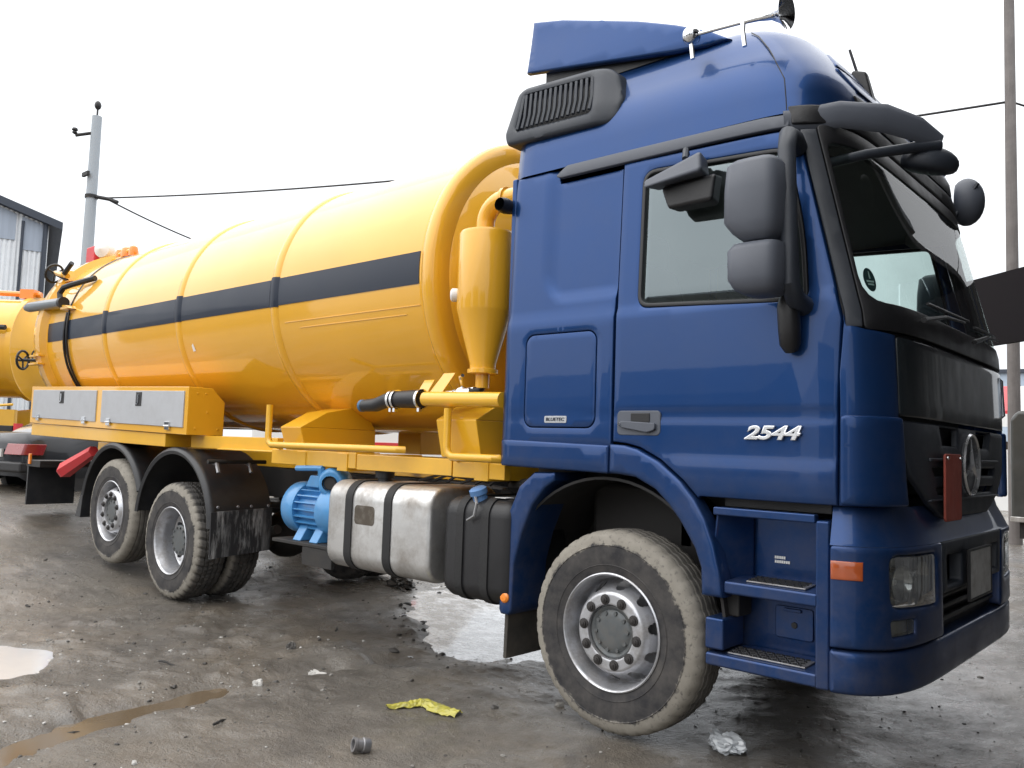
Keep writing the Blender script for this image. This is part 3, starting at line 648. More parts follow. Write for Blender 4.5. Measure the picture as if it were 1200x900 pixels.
# mirrors near side
def housing(name, secs, mt, parent, fl=.9):
    b_ = MB(); n_ = 16
    for (c, w, h_) in secs:
        for k in range(n_):
            t = 2*PI*k/n_; sgn = lambda v: math.copysign(abs(v)**.55, v)
            b_.v.append((c[0]+w*sgn(math.cos(t)), c[1]+h_*sgn(math.sin(t)), c[2]))
    for j in range(len(secs)-1):
        for k in range(n_): b_.f.append((j*n_+k, j*n_+(k+1) % n_, (j+1)*n_+(k+1) % n_, (j+1)*n_+k))
    b_.f.append(tuple(range(n_))); b_.f.append(tuple(range(len(b_.v)-n_, len(b_.v)))); b_.mi = [0]*len(b_.f)
    return b_.build(name, mt, parent, angle=60)
def mirror_set():
    o = []
    o.append(housing('wing_mirror', [((.905, -.22, 2.80), .03, .05), ((.905, -.22, 2.795), .10, .085), ((.90, -.215, 2.77), .125, .11), ((.90, -.21, 2.66), .135, .12), ((.895, -.205, 2.52), .132, .12), ((.91, -.20, 2.47), .11, .11), ((.92, -.20, 2.43), .07, .09), ((.92, -.20, 2.425), .03, .05)], GREYPL, TR))
    o.append(housing('lower_mirror', [((.92, -.205, 2.42), .05, .07), ((.915, -.205, 2.415), .11, .10), ((.905, -.205, 2.385), .125, .115), ((.905, -.205, 2.26), .122, .115), ((.915, -.20, 2.215), .105, .105), ((.925, -.20, 2.19), .07, .08), ((.925, -.2, 2.185), .03, .04)], GREYPL, TR))
    a = MB(); a.tube([(.97, .06, 2.93), (.985, -.02, 2.945), (1.0, -.12, 2.93), (1.015, -.17, 2.85), (1.03, -.18, 2.5), (1.035, -.17, 2.24), (1.03, -.10, 2.18), (1.02, .05, 2.16)], [.045, .045, .042, .04, .04, .042, .045, .05], 12)
    o.append(a.build('mirror_arm', PLASTIC, TR))
    a = MB(); a.tube([(.985, -.06, 2.24), (.985, -.07, 2.15), (.985, -.055, 2.05), (.985, -.045, 1.985), (.985, -.03, 1.955)], [.035, .05, .05, .047, .03], 12); o.append(a.build('mirror_foot', BLACK, TR))
    return o
for o in mirror_set(): mirror_y(o)
# kerb mirror over the side window
q = MB(); q.hexa([(.27, -.19, 2.80), (.60, -.19, 2.83), (.55, .0, 2.84), (.24, .0, 2.84), (.24, -.15, 2.85), (.58, -.16, 2.945), (.53, .0, 2.955), (.25, .0, 2.90)]); km = q.build('kerb_mirror', GREYPL, TR, bevel=.03, seg=3)
q = MB(); q.tube([(.40, .02, 3.01), (.44, -.06, 3.0), (.46, -.10, 2.94)], .016, 8); q.build('mirror_stay', PLASTIC, None).parent = km
q = MB(); q.hexa([(.36, -.10, 2.70), (.62, -.12, 2.70), (.60, .0, 2.70), (.38, .0, 2.70), (.32, -.10, 2.82), (.64, -.12, 2.83), (.62, .0, 2.85), (.30, .0, 2.84)]); q.build('mirror_shell', BLACK, None, bevel=.02).parent = km
# front mirror on its two stays, and its twin on the far side
def front_mirror():
    o = []
    q = MB(); q.tube([(.90, .055, 3.078), (1.0, .115, 3.085), (1.12, .19, 3.10), (1.28, .34, 3.09), (1.39, .47, 3.05), (1.46, .56, 3.0)], [.048, .056, .066, .072, .064, .04], 12, flat=.32, up=(.7, -.7, 0)); o.append(q.build('mirror_stay', GREYPL, TR))
    q = MB(); q.tube([(1.06, .19, 2.875), (1.20, .30, 2.92), (1.36, .46, 2.965), (1.455, .56, 2.985)], [.024, .024, .026, .03], 10); o.append(q.build('mirror_stay', PLASTIC, TR))
    q = MB(); q.ball((0, 0, 0), (.135, .085, .08), 20, 12); fmo = q.build('front_mirror', PLASTIC, TR)
    me = fmo.data; R_ = Matrix.Rotation(.18, 4, 'Y') @ Matrix.Rotation(.6, 4, 'Z')
    for v in me.vertices:
        if v.co.z < -.03: v.co.z = -.03+(v.co.z+.03)*.4
        v.co = R_ @ v.co+Vector((1.405, .585, 2.915))
    o.append(fmo); return o
front_mirror()
q = MB(); q.ball((1.16, 2.36, 3.20), (.11, .10, .16), 18, 12); fs2 = q.build('side_mirror', GREYPL, TR)
for v in fs2.data.vertices:
    if v.co.x < 1.10: v.co.x = 1.10+(v.co.x-1.10)*.2
q = MB(); q.tube([(1.08, 2.28, 3.12), (1.15, 2.32, 3.20), (1.26, 2.38, 3.22)], .018, 6); q.tube([(1.05, 2.25, 3.0), (1.12, 2.29, 3.12), (1.24, 2.30, 3.30)], .014, 6); q.build('mirror_stay', PLASTIC, TR)
# wipers
for ya, yb in ((.45, 1.25), (1.35, 2.1)):
    q = MB(); P_ = [FR(np.array([S_Y(y)]), np.array([z]), np.array([-.03]))[0] for y, z in ((ya, 2.13), ((ya+yb)/2, 2.20), (yb, 2.225))]; q.tube(P_, [.014, .010, .007], 6)
    P_ = [FR(np.array([S_Y(ya+.2+(yb-ya)*t)]), np.array([2.24+.02*t]), np.array([-.012]))[0] for t in np.linspace(0, 1, 6)]; q.tube(P_, .008, 6); q.build('wiper', BLACK, TR)
# grab bar in front of the windscreen flank (far side) 
q = MB(); q.tube([(1.30, 2.33, 1.72), (1.36, 2.36, 1.78), (1.35, 2.36, 2.0), (1.28, 2.33, 2.06)], .012, 8); q.build('grab_bar', CHROME, TR)
# ------------------------------------------------------------------ wheels
def wheel_mats(name, y0, y1, amt):
    m, t, b = nodes_of(name); c = N(t, 'ShaderNodeTexCoord'); s = N(t, 'ShaderNodeSeparateXYZ'); t.links.new(c.outputs['Object'], s.inputs[0])
    r = mathn(t, 'SQRT', mathn(t, 'ADD', mathn(t, 'POWER', s.outputs['X'], 2.0), mathn(t, 'POWER', s.outputs['Z'], 2.0)))
    g = N(t, 'ShaderNodeNewGeometry'); n1 = N(t, 'ShaderNodeTexNoise', Scale=7, Detail=7, Roughness=.65); t.links.new(g.outputs['Position'], n1.inputs['Vector'])
    n2 = N(t, 'ShaderNodeTexNoise', Scale=45, Detail=5, Roughness=.6); t.links.new(g.outputs['Position'], n2.inputs['Vector'])
    edge = mathn(t, 'ADD', r, mathn(t, 'ADD', mathn(t, 'MULTIPLY', mathn(t, 'SUBTRACT', n1.outputs[0], .5), .085), mathn(t, 'MULTIPLY', mathn(t, 'SUBTRACT', n2.outputs[0], .5), .045)))
    ring = ramp(t, edge, .444, .458)                      # dried pale mud on the shoulder of the tyre
    film = mathn(t, 'MULTIPLY', ramp(t, n1.outputs[0], .35, .70), .34)
    wear = mathn(t, 'MULTIPLY', ring, ramp(t, n2.outputs[0], .16, .44))
    mud = mixc(t, n1.outputs[0], (.15, .135, .112), (.36, .335, .29))
    tread = ramp(t, s.outputs['Y'], y0, y1)            # less of it on the running surface
    wear = mathn(t, 'MULTIPLY', wear, mathn(t, 'SUBTRACT', 1.0, mathn(t, 'MULTIPLY', tread, amt)))
    base = mixc(t, film, (.021, .021, .024), (.20, .18, .16))
    t.links.new(mixc(t, wear, base, mud), b.inputs['Base Color']); b.inputs['Roughness'].default_value = .75; b.inputs['Specular IOR Level'].default_value = .4
    bp = N(t, 'ShaderNodeBump', Strength=.35, Distance=.006); t.links.new(mathn(t, 'ADD', wear, mathn(t, 'MULTIPLY', n2.outputs[0], .5)), bp.inputs['Height']); t.links.new(bp.outputs[0], b.inputs['Normal'])
    return m
TYRE = wheel_mats('tyre_rubber', .055, .11, .62); TYRE2 = wheel_mats('lug_tyre_rubber', .018, .045, .86)
HUBGREY = mat('hub_grey', (.12, .13, .135), .5, metal=.4, var=.25, scale=20, dirt=.6, dscale=25, dirtcol=(.16, .14, .12))
NUT = mat('rusty_wheel_nut', (.06, .056, .055), .5, metal=.6, var=.4, scale=60)
R = .53
def tyre_mesh(lug):
    prof = [(.292, .03), (.300, .012), (.318, .006), (.345, .001), (.347, -.002), (.350, .001), (.40, -.003), (.445, 0), (.449, -.003), (.453, .001), (.475, .006), (.495, .013), (.508, .022), (.518, .036), (.524, .052)]
    gro = [.085, .12, .155, .185, .22]
    tr_ = [(.527, .075), (.513, .079), (.513, .088), (.528, .092), (.529, .118), (.514, .121), (.514, .130), (.530, .134), (.530, .166), (.514, .170), (.514, .179), (.529, .182), (.528, .208), (.513, .212), (.513, .221), (.527, .225)]
    full = prof+tr_+[(r_, .30-y) for r_, y in prof[::-1]]
    nseg = 160; V, F = [], []; m = len(full)
    for k in range(nseg):
        a = 2*PI*k/nseg
        for j, (r_, y) in enumerate(full):
            cut = 0
            if (k % 4 == 0) and (r_ > .505): cut = .016 if lug else .006
            if lug and (k % 4 == 2) and (r_ > .524) and .1 < y < .2: cut = .012
            if lug and (k % 4 == 0) and .49 < r_ <= .505: cut = .008
            aa = a+(.02*math.sin((y-.15)*30) if lug else 0)
            V.append(((r_-cut)*math.cos(aa), y, (r_-cut)*math.sin(aa)))
    for k in range(nseg):
        k2 = (k+1) % nseg
        for j in range(m-1): F.append((k*m+j, k*m+j+1, k2*m+j+1, k2*m+j))
    b = MB(); b.add(V, F); return b.mesh('tyre', angle=32)
T_STEER, T_LUG = tyre_mesh(False), tyre_mesh(True)
def holes_keep(rc, hr, cnt, a_off=0):
    def k(a, r_, j):
        st = 2*PI/cnt; d = ((a-a_off+st/2) % st)-st/2; return (d*r_)**2+((r_-rc)*1.15)**2 > hr**2
    return k
dense = lambda pts, h: [tuple(np.array(pts[i])+(np.array(pts[i+1])-np.array(pts[i]))*k/max(1, int(np.hypot(*(np.array(pts[i+1])-np.array(pts[i])))/h))) for i in range(len(pts)-1) for k in range(max(1, int(np.hypot(*(np.array(pts[i+1])-np.array(pts[i])))/h)))]+[pts[-1]]
def rim_mesh(dish):
    b = MB()
    b.lathe([(.300, .022), (.306, .014), (.306, .004), (.300, .000), (.294, .004), (.289, .020), (.283, .045), (.277, .06), (.272, .10), (.272, .18), (.285, .24), (.30, .28)], n=72)
    if not dish:
        pr = dense([(.272, .135), (.262, .128), (.250, .105), (.238, .075), (.222, .040), (.208, .018), (.200, .010), (.192, .0075), (.148, .0075), (.142, .010), (.140, .030)], .004)
        b.lathe(pr, n=240, keep=holes_keep(.245, .030, 10, PI/10))
    else:
        pr = dense([(.272, .175), (.262, .185), (.235, .200), (.215, .212), (.205, .215), (.148, .215), (.142, .212), (.140, .190)], .004)
        b.lathe(pr, n=240, keep=holes_keep(.236, .028, 10, PI/10))
    b.lathe([(.27, .20 if not dish else .235), (.12, .20 if not dish else .235)], n=40)
    return b.mesh('rim', angle=40)
RIM_F, RIM_D = rim_mesh(False), rim_mesh(True)
def hub_mesh(dish):
    b = MB()
    if not dish:
        b.lathe([(.138, .06), (.136, .030), (.128, .026), (.118, .030), (.112, .034), (.100, .026), (.08, .022), (.05, .020), (.0, .020)], n=48)
        for k in range(10):
            a = 2*PI*k/10+.2; b.lathe([(.010, -.007), (.011, 0), (.011, .01)], (.098*math.cos(a), .024, .098*math.sin(a)), (0, 1, 0), 10)
            b.f.append(tuple(len(b.v)-30+3*i for i in range(10))); b.mi.append(0)
    else:
        b.lathe([(.138, .22), (.138, .10), (.130, .092), (.09, .088), (.0, .086)], n=40)
        for k in range(12):
            a = 2*PI*k/12; b.lathe([(.0, -.012), (.010, -.011), (.011, 0)], (.112*math.cos(a), .09, .112*math.sin(a)), (0, 1, 0), 8)
    return b.mesh('hub', angle=40)
HUB_F, HUB_D = hub_mesh(False), hub_mesh(True)
nb = MB(); nb.lathe([(0, -.014), (.008, -.013), (.0095, -.008), (.0155, -.007), (.0165, -.004), (.0165, .002), (.024, .003), (.025, .008)], n=12); NUTM = nb.mesh('nut', angle=40)
def wheel(parent, x, y, z, kind, rot=0, side=1, twin=False, detail=True):
    dish = kind == 'drive'
    w = mkobj('wheel', RIM_D if dish else RIM_F, SILVER, parent); w.location = (x, y, z); w.rotation_euler = (0, rot, 0 if side > 0 else PI)
    t = mkobj('tyre', T_LUG if dish else T_STEER, TYRE2 if dish else TYRE, w); h = mkobj('hub', HUB_D if dish else HUB_F, HUBGREY, w)
    if detail:
        for k in range(10):
            a = 2*PI*k/10; nobj = mkobj('wheel_nut', NUTM, NUT, w); nobj.location = (.1675*math.cos(a), .207 if dish else -.002, .1675*math.sin(a)); nobj.rotation_euler = (0, a, 0); nobj.scale = (1.12, 1, 1.12)
    if twin: t2 = mkobj('tyre', T_LUG, TYRE2, w); t2.location = (0, .34, 0)
    return w
XD, XT, ZT = -4.83, -6.13, .17
wheel(TR, 0, 0, R, 'front', .12); wheel(TR, 0, 2.5, R, 'front', .3, -1, detail=False)
wheel(TR, XD, 0, R, 'drive', .2, twin=True); wheel(TR, XD, 2.5, R, 'drive', .5, -1, True, False)
wheel(TR, XT, 0, R+ZT, 'front', .35); wheel(TR, XT, 2.5, R+ZT, 'front', .1, -1, detail=False)
for x, z in ((0, R), (XD, R), (XT, R+ZT)):
    q = MB(); q.tube([(x, .25, z), (x, .9, z)], .09, 12); q.tube([(x, 1.6, z), (x, 2.25, z)], .09, 12); q.tube([(x, .8, z-.02), (x, 1.7, z-.02)], .11, 12)
    if x == XD: q.ball((x, 1.25, z), (.24, .26, .24), 14, 10)
    q.build('axle', CHASSIS, TR)
    for y, yb in ((.72, .62), (1.78, 1.88)):
        q = MB(); q.tube([(x-.62, y, z+.10), (x-.3, y, z+.03), (x, y, z+.03), (x+.3, y, z+.03), (x+.62, y, z+.12)], .045, 8); q.build('spring_arm', CHASSIS, TR)
        q = MB(); q.lathe([(0, 0), (.11, 0), (.12, .05), (.11, .1), (.12, .15), (.11, .2), (0, .2)], (x+.34, yb, z+.08), (0, 0, 1), 16); q.build('air_spring', RUBBER, TR)
# ------------------------------------------------------------------ frame
for y in (.84, 1.59):
    q = MB(); q.box(-8.55, 1.0, y, y+.075, .93, 1.205); q.build('frame_rail', CHASSIS, TR, bevel=.006)
for x in (-8.4, -7.3, -5.5, -4.1, -3.0, -1.9, -1.0):
    q = MB(); q.box(x-.05, x+.05, .915, 1.59, .97, 1.17); q.build('cross_member', CHASSIS, TR)
for y in (.83, 1.59):
    q = MB(); q.box(-8.55, -.86, y-.0, y+.08, 1.212, 1.365); q.build('subframe_beam', YFRAME, TR, bevel=.006)
# outer yellow longitudinal under the tank, made of butted lengths
for x0, x1, z0, z1 in ((-3.40, -2.31, 1.285, 1.40), (-2.30, -1.32, 1.28, 1.39), (-1.31, -.86, 1.275, 1.375)):
    q = MB(); q.box(x0, x1, .10, .16, z0, z1); q.build('side_rail', YFRAME, TR, bevel=.005)
for x in (-2.98, -2.46, -1.05):
    q = MB(); q.box(x-.06, x+.06, .092, .83, 1.262, 1.392); q.build('outrigger', YFRAME, TR, bevel=.004)
q = MB(); q.box(-4.85, -3.42, .16, .22, 1.375, 1.49); q.box(-4.3, -3.42, .12, .60, 1.37, 1.385); q.build('side_rail', YFRAME, TR, bevel=.005)
# brackets that carry the tank on the frame
def saddle(x0, x1, y0=.04, top=1.72):
    q = MB(); q.hexa([(x0, y0+.06, 1.40), (x1, y0+.06, 1.40), (x1, .9, 1.36), (x0, .9, 1.36), (x0, y0, top-.1), (x1, y0, top-.1), (x1, .9, top-.1), (x0, .9, top-.1)])
    q.prism([(x0, y0, top-.1), (x0, .9, top-.1), (x0, .75, 1.78), (x0, y0+.25, top+.03)], (x1-x0, 0, 0)); q.build('tank_saddle', YFRAME, TR, bevel=.006)
saddle(-1.42, -1.06, .04, 1.74); saddle(-3.36, -3.08, .14, 1.68); saddle(-6.6, -6.2, .3, 1.7); saddle(-8.2, -7.8, .3, 1.7)
for x in (-1.42, -3.62): 
    for m in (0,): q = MB(); q.box(x+.02, x+.34, 1.6, 2.4, 1.38, 1.72); q.build('tank_saddle', YFRAME, TR, bevel=.006)
# ------------------------------------------------------------------ the tank
TC = (1.245, 2.683); TRD = 1.112
def ring_pts(x, r, a0=0, a1=2*PI, n=96): return [(x, TC[0]-r*math.cos(a), TC[1]+r*math.sin(a)) for a in np.linspace(a0, a1, n)]
q = MB(); q.lathe([(0, .32), (.35, .29), (.7, .19), (.95, .06), (1.07, -.03), (TRD, -.12), (TRD, -.15)]+[(TRD, h) for h in np.linspace(-.6, -6.8, 12)]+[(TRD, -7.20)], (-1.60, *TC), (1, 0, 0), 128)
tank = q.build('tank', YELLOW, TR, angle=40)
q = MB(); q.lathe([(TRD-.02, -.09), (TRD+.018, -.075), (TRD+.036, -.04), (TRD+.038, .0), (TRD+.022, .035), (TRD-.02, .055), (TRD-.09, .06), (TRD-.16, .055)], (-1.63, *TC), (1, 0, 0), 128); q.build('tank_flange', YELLOW, TR, angle=60)
RIBX = (-3.54, -5.20, -6.89)
for x in RIBX:
    q = MB(); q.lathe([(TRD-.01, -.062), (TRD+.006, -.050), (TRD+.016, -.030), (TRD+.022, 0), (TRD+.016, .030), (TRD+.006, .050), (TRD-.01, .062)], (x, *TC), (1, 0, 0), 128); q.build('tank_rib', YELLOW, TR, angle=60)
# rear door with its rim, dished end, hinge clamps, wheels
q = MB(); q.lathe([(TRD-.01, .16), (TRD+.03, .14), (TRD+.075, .12), (TRD+.075, .03), (TRD+.075, -.06), (TRD+.05, -.10), (TRD-.02, -.12), (TRD-.2, -.24), (.6, -.36), (0, -.42)], (-8.72, *TC), (1, 0, 0), 128); q.build('tank_door', YELLOW, TR, angle=40)
q = MB(); q.lathe([(TRD+.002, -.018), (TRD+.012, 0), (TRD+.002, .018)], (-7.97, *TC), (1, 0, 0), 128); q.build('door_joint', BLACK, TR, angle=60)
def stripe(x0, x1, z0, z1, r):
    a0, a1 = math.asin((z0-TC[1])/r), math.asin((z1-TC[1])/r); q = MB()
    xs = np.linspace(x0, x1, 4); aa = np.linspace(a0, a1, 7)
    for rr2 in (r, r-.004):
        for x in xs:
            for a in aa: q.v.append((x, TC[0]-rr2*math.cos(a), TC[1]+rr2*math.sin(a)))
    na, nx = len(aa), len(xs)
    for i in range(nx-1):
        for j in range(na-1): q.f.append((i*na+j, (i+1)*na+j, (i+1)*na+j+1, i*na+j+1))
    o = nx*na; ed = [(i*na, (i+1)*na) for i in range(nx-1)]+[(i*na+na-1, (i+1)*na+na-1) for i in range(nx-1)]+[(j, j+1) for j in range(na-1)]+[((nx-1)*na+j, (nx-1)*na+j+1) for j in range(na-1)]
    for a, b_ in ed: q.f.append((a, b_, b_+o, a+o))
    q.mi = [0]*len(q.f); q.build('stripe', NAVY, TR, angle=50)
cuts = [-1.745]+[v for x in RIBX for v in (x+.066, x-.066)]+[-8.52]
for i in range(0, len(cuts), 2): stripe(cuts[i+1], cuts[i], 2.585-.002*i, 2.815-.002*i, TRD+.005)
for x in RIBX:
    q = MB(); a0, a1 = math.asin((2.575-TC[1])/TRD), math.asin((2.825-TC[1])/TRD); pr = [(TRD+.004, -.066), (TRD+.012, -.050), (TRD+.021, -.030), (TRD+.027, 0), (TRD+.021, .030), (TRD+.012, .050), (TRD+.004, .066)]
    for a in np.linspace(a0, a1, 7):
        for r_, h in pr: q.v.append((x+h, TC[0]-r_*math.cos(a), TC[1]+r_*math.sin(a)))
    for i in range(6):
        for j in range(6): q.f.append((i*7+j, i*7+j+1, (i+1)*7+j+1, (i+1)*7+j))
    q.mi = [0]*36; q.build('stripe_band', NAVY, TR, angle=60)
# lower longitudinal weld seam highlights are geometry: two thin weld beads on the shell
for a, x0, x1 in ((-.22, -3.4, -1.75), (-.27, -3.2, -1.9)):
    q = MB(); q.tube([(x, TC[0]-(TRD+.001)*math.cos(a), TC[1]+(TRD+.001)*math.sin(a)) for x in np.linspace(x0, x1, 3)], .004, 5); q.build('weld_seam', YELLOW, TR)
# small white sticker mark
q = MB(); P_ = lambda x, z: (x, TC[0]-math.sqrt((TRD+.004)**2-(z-TC[1])**2), z)
q.v = [P_(-4.99, 2.285), P_(-4.94, 2.29), P_(-4.965, 2.36), P_(-4.995, 2.34)]; q.f = [(0, 1, 2, 3)]; q.mi = [0]; q.build('sticker', WHITE, TR)
def handwheel(c, ax, r, parent=TR):
    q = MB(); ax, a, b = frame_axes(ax); c = Vector(c)
    q.tube([c+(a*math.cos(t)+b*math.sin(t))*r for t in np.linspace(0, 2*PI, 25)], .016, 6, caps=False)
    for k in range(3):
        t = 2*PI*k/3+.4; q.tube([c, c+(a*math.cos(t)+b*math.sin(t))*r], .011, 5)
    q.tube([c+ax*.05, c-ax*.30], .020, 8); return q.build('hand_wheel', BLACK, parent)
handwheel((-9.04, .04, 2.37), (-.8, -.6, 0), .115); handwheel((-8.83, .26, 3.49), (-.9, -.2, .35), .115)
q = MB(); q.box(-8.9, -8.58, .06, .14, 2.40, 2.425); q.box(-8.9, -8.58, .06, .14, 2.30, 2.325); q.build('clamp_bracket', YELLOW, TR, bevel=.004)
q = MB(); q.hexa([(-8.86, .30, 3.36), (-8.55, .30, 3.36), (-8.55, .42, 3.4), (-8.86, .42, 3.4), (-8.80, .34, 3.52), (-8.6, .34, 3.52), (-8.6, .44, 3.52), (-8.8, .44, 3.52)]); q.tube([(-8.85, .28, 3.5), (-8.45, .28, 3.42)], .035, 8); q.build('clamp_bracket', YELLOW, TR, bevel=.004)
q = MB(); q.tube([(-8.45, .24, 3.44), (-8.28, .26, 3.56)], .03, 8); q.build('clamp_bolt', BLACK, TR)
# hydraulic ram with hose at the rear
q = MB(); q.tube([(-9.12, .10, 3.055), (-8.05, .10, 3.02)], .062, 16); rm = q.build('door_ram', mat('ram_grey', (.10, .12, .14), .3, coat=.5), TR)
q = MB(); q.tube([(-9.22, .10, 3.058), (-9.10, .10, 3.055)], .045, 12); q.build('ram_end', STEEL, None).parent = rm
q = MB(); q.tube([(-8.07, .10, 3.02), (-8.0, .10, 3.02)], .066, 14); q.build('ram_collar', BLACK, None).parent = rm
q = MB(); q.hexa([(-8.05, .08, 2.93), (-7.78, .08, 2.93), (-7.78, .22, 2.93), (-8.05, .22, 2.93), (-8.05, .08, 2.99), (-7.85, .08, 2.97), (-7.85, .22, 2.97), (-8.05, .22, 2.99)]); q.build('ram_bracket', YELLOW, TR, bevel=.005)
q = MB(); q.tube([(-8.12, .10, 3.06), (-8.15, .10, 3.14), (-8.10, .12, 3.21), (-7.95, .16, 3.24), (-7.75, .22, 3.27), (-7.60, .28, 3.30)], .034, 8); q.build('hydraulic_hose', BLACK, TR)
for dx, ph in ((0, 0), (.07, 1)):
    q = MB(); q.tube([(-7.98+dx+.02*math.sin(z*5+ph), TC[0]-math.sqrt(max(.01, (TRD+.02)**2-(z-TC[1])**2)), z) for z in np.linspace(2.9, 1.95, 14)], .014, 6); q.build('cable', BLACK, TR)
# beacon group on the tank top at the rear
q = MB(); q.tube([(-9.35, .95, 3.79), (-8.75, .95, 3.83), (-8.25, .95, 3.85)], .03, 8); q.box(-9.2, -8.3, .85, 1.6, 3.72, 3.76); lb = q.build('light_bar', YELLOW, TR, bevel=.004)
q = MB(); q.box(-9.46, -9.18, .86, 1.06, 3.80, 4.03); q.build('rear_lamp', RED, None, bevel=.02).parent = lb
q = MB(); q.lathe([(.10, -.10), (.105, -.09), (.085, -.03), (.0, .0), (0, .02)], (-9.0, .92, 3.93), (.55, -.83, 0), 20); wlp = q.build('work_lamp', BLACK, None); wlp.parent = lb
q = MB(); q.lathe([(.106, -.09), (.13, -.02), (.11, .06), (.0, .10)], (-9.0, .92, 3.95), (.55, -.83, 0), 20); q.build('lamp_shell', WHITE, None).parent = lb
for x, r in ((-8.62, .07), (-8.40, .09), (-8.24, .06)):
    q = MB(); q.lathe([(r, 0), (r*1.05, .06), (r*.8, .12), (0, .15)], (x, .98, 3.78), (0, 0, 1), 14); q.build('warning_lamp', ORANGE, None).parent = lb
q = MB(); q.tube([(-1.45, 1.0, 3.74), (-1.42, 1.0, 4.02)], [.06, .035], 10); q.build('vent_stub', YELLOW, TR)
# ------------------------------------------------------------------ cyclone in front of the tank
cx, cy = -1.17, .20
q = MB(); q.lathe([(0, 2.885), (.10, 2.88), (.175, 2.865), (.185, 2.845), (.185, 2.36), (.18, 2.34), (.085, 2.005), (.085, 1.975), (.10, 1.97), (.10, 1.945), (.085, 1.94), (.045, 1.94), (.045, 1.85), (0, 1.85)], (cx, cy, 0), (0, 0, 1), 40); cyc = q.build('cyclone', YELLOW, TR, angle=35)
q = MB(); q.tube([(cx-.02, cy, 2.87)]+[(cx-.02+.16*(1-math.cos(t)), cy, 2.93+.14*math.sin(t)) for t in np.linspace(0, PI/2, 8)]+[(cx+.30, cy, 3.07)], .062, 14); q.tube([(cx+.145, cy, 3.07), (cx+.17, cy, 3.07)], .075, 14); q.build('elbow', YELLOW, cyc)
q = MB(); q.lathe([(.0, -.05), (.036, -.046), (.044, -.03), (.044, 0), (.03, .01)], (cx-.175, cy-.13, 2.455), (-.72, -.6, 0), 18); ga = q.build('gauge', WHITE, cyc)
q = MB(); q.lathe([(0, 0), (.03, 0)], (cx-.214, cy-.163, 2.455), (-.72, -.6, 0), 14); 
q = MB(); q.tube([(cx-.01, cy, 1.87), (cx-.01, cy-.02, 1.83), (cx-.06, cy-.05, 1.82)], .035, 10); q.build('valve_elbow', BLACK, TR)
q = MB(); q.tube([(cx-.03, cy-.03, 1.83), (cx-.12, cy-.06, 1.80), (cx-.18, cy-.08, 1.79)], [.035, .05, .042], 12); q.ball((cx-.12, cy-.06, 1.81), .052, 12, 8); q.tube([(cx-.12, cy-.06, 1.85), (cx-.11, cy-.09, 1.92), (cx-.06, cy-.12, 1.925)], .012, 6); q.tube([(cx-.17, cy-.075, 1.79), (cx-.22, cy-.09, 1.785)], .05, 12); q.build('ball_valve', CHROME, TR)
q = MB(); q.lathe([(.0, -.06), (.04, -.06), (.05, .0), (.04, .05)], (-.86, .02, 2.955), (0, -1, 0), 14); q.tube([(-.9, .3, 2.95), (-.86, .05, 2.96)], .035, 8); q.build('intake_hose', BLACK, TR)
# suction pipe with its black hose end
q = MB(); q.tube([(-1.52, .03, 1.775), (-.832, .03, 1.76)], .048, 16); q.build('suction_pipe', YFRAME, TR)
q = MB(); q.tube([(-2.16, .03, 1.735), (-2.02, .03, 1.74), (-1.90, .03, 1.772), (-1.78, .03, 1.775), (-1.56, .03, 1.776)], [.042, .048, .05, .058, .062], 14); hs_ = q.build('rubber_hose', BLACK, TR)
q = MB(); q.lathe([(0, -.012), (.038, -.01), (.044, .0), (.044, .02)], (-2.16, .03, 1.735), (-1, 0, 0), 16); q.build('hose_cap', mat('cap_blue', (.05, .13, .24), .5), None).parent = hs_
for x in (-1.84, -1.80, -1.555): q = MB(); q.lathe([(.060, -.010), (.067, -.010), (.067, .010), (.060, .010)], (x, .03, 1.774), (1, 0, 0), 24); q.box(x-.01, x+.01, .0, .03, 1.69, 1.715); q.build('hose_clamp', CHROME, None).parent = hs_
q = MB(); q.hexa([(-1.60, .06, 1.74), (-1.47, .06, 1.74), (-1.47, .075, 1.74), (-1.60, .075, 1.74), (-1.53, .20, 1.96), (-1.42, .20, 1.96), (-1.42, .215, 1.96), (-1.53, .215, 1.96)]); q.build('pipe_bracket', YELLOW, TR, bevel=.003)
q = MB(); q.hexa([(-1.70, .10, 1.80), (-1.60, .10, 1.80), (-1.60, .115, 1.80), (-1.70, .115, 1.80), (-1.72, .20, 1.92), (-1.62, .20, 1.92), (-1.62, .215, 1.92), (-1.72, .215, 1.92)]); q.build('pipe_bracket', YELLOW, TR, bevel=.003)
# handrails
def rail(x0, x1, z, zt, y=-.01):
    q = MB(); q.tube([(x0, y, zt), (x0, y, z+.06), (x0+.015, y, z+.02), (x0+.05, y, z), (x0+.3, y, z), (x1, y+.0, z), (x1+.02, y+.04, z)], .026, 10); q.tube([(x0, y, z+.02), (x0, y+.12, z-.02)], .02, 8); q.build('guard_rail', YFRAME, TR)
rail(-3.29, -1.72, 1.435, 1.75); rail(-1.26, -.86, 1.405, 1.71)
